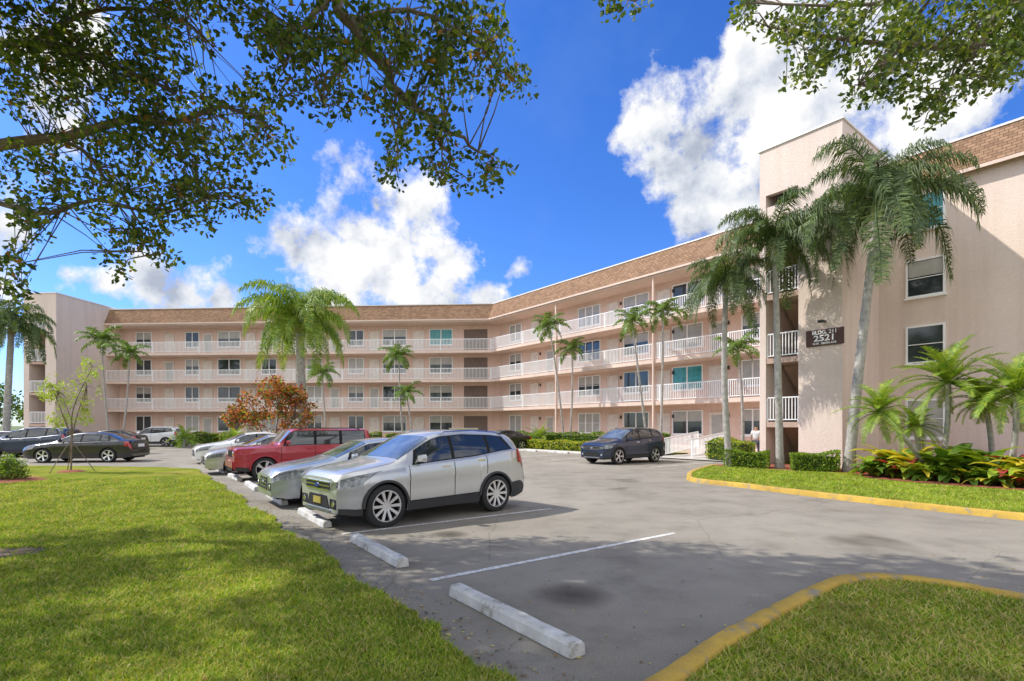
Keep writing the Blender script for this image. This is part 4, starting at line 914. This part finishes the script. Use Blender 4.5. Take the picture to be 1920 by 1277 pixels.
car('champagne sedan with its nose beside the red SUV','sedan','p_champ',row(6,'sedan',.5),hd)
car('white sedan left of the champagne one, nose toward the lawn','sedan','p_white',row(8,'sedan',.3),hd)
h2=math.atan2(-mm_.y,-mm_.x); car('dark blue SUV parked alone facing out from the right wing','suvc','p_navy',axle(G(1158,871),h2,'suvc'),h2,cat='SUV')
h3=math.radians(180+8); car('black sedan in side view on the far side of the lawn','sedan','p_black',axle(G(82,868),h3,'sedan'),h3)
car('dark blue SUV mostly behind the black sedan at far left','suv','p_navy',Vector((-26.8,29.3,0)),h3,cat='SUV')
car('black sedan at the left edge behind the dark blue SUV','sedan','p_black',Vector((-31.5,32.5,0)),h3)
car('dark sedan half hidden left of the white SUV','sedan','p_black',Vector((-29.8,38.6,0)),h3)
car('white SUV parked before the left stair tower','suv','p_white',axle(G(245,838),h3,'suv'),h3,cat='SUV')
car('dark sedan glimpsed beyond the silver SUV roof near the corner','sedan','p_black',Vector((-.9,37.5,0)),h2)
# ---------------------------------------------------------------- person
pp=W(25.6,1.6,.05); pr=thing('person','person in a white shirt and dark trousers standing beside the stair tower','person',pp,RA+R(200))
def skin(name,pts,edges,rad,m,parent,sub=2):
    me=bpy.data.meshes.new(name); me.from_pydata(pts,edges,[]); o=ob(name,me,None); md=o.modifiers.new('s','SKIN')
    for i,rv in enumerate(rad): me.skin_vertices[0].data[i].radius=(rv,rv*.8) if not hasattr(rv,'__len__') else rv
    me.skin_vertices[0].data[0].use_root=True
    sb_=o.modifiers.new('u','SUBSURF'); sb_.levels=sub; sb_.render_levels=sub
    bpy.context.view_layer.update(); m2=bpy.data.meshes.new_from_object(o.evaluated_get(bpy.context.evaluated_depsgraph_get())); bpy.data.objects.remove(o)
    m2.materials.clear(); m2.materials.append(M[m]); m2.shade_smooth(); return ob(name,m2,parent)
pts=[(0,0,.93),(0,.01,1.15),(0,0,1.38),(0,.0,1.47),(0,-.01,1.56),(0,-.02,1.66),(-.17,0,1.4),(-.24,.02,1.12),(-.22,-.1,.9),(-.22,-.14,.8),(.17,0,1.4),(.24,.02,1.12),(.22,-.12,.92),(.22,-.16,.82),(-.1,0,.88),(-.11,-.03,.5),(-.11,.03,.09),(-.11,-.13,.04),(.1,0,.88),(.11,-.01,.5),(.12,.04,.09),(.12,-.12,.04)]
ed=[(0,1),(1,2),(2,3),(3,4),(4,5),(2,6),(6,7),(7,8),(8,9),(2,10),(10,11),(11,12),(12,13),(0,14),(14,15),(15,16),(16,17),(0,18),(18,19),(19,20),(20,21)]
rad=[(.15,.11),(.14,.1),(.15,.1),.055,.085,.08,.06,.042,.032,.03,.06,.042,.032,.03,.085,.06,.04,.03,.085,.06,.04,.03]
skin('body',pts,ed,rad,'skin',pr)
skin('shirt',[(0,0,.92),(0,.01,1.15),(0,0,1.39),(-.175,0,1.4),(-.22,.01,1.2),(.175,0,1.4),(.22,.01,1.2)],[(0,1),(1,2),(2,3),(3,4),(2,5),(5,6)],[(.175,.13),(.16,.125),(.165,.12),.08,.07,.08,.07],'shirt',pr)
skin('trousers',[(0,0,.95),(-.1,0,.86),(-.11,-.03,.5),(-.11,.03,.12),(.1,0,.86),(.11,-.01,.5),(.12,.04,.12)],[(0,1),(1,2),(2,3),(0,4),(4,5),(5,6)],[(.165,.13),.1,.075,.06,.1,.075,.06],'trousers',pr)
skin('hair',[(0,.02,1.62),(0,.015,1.7)],[(0,1)],[.09,.08],'hair',pr)
print('done',len(bpy.data.objects))
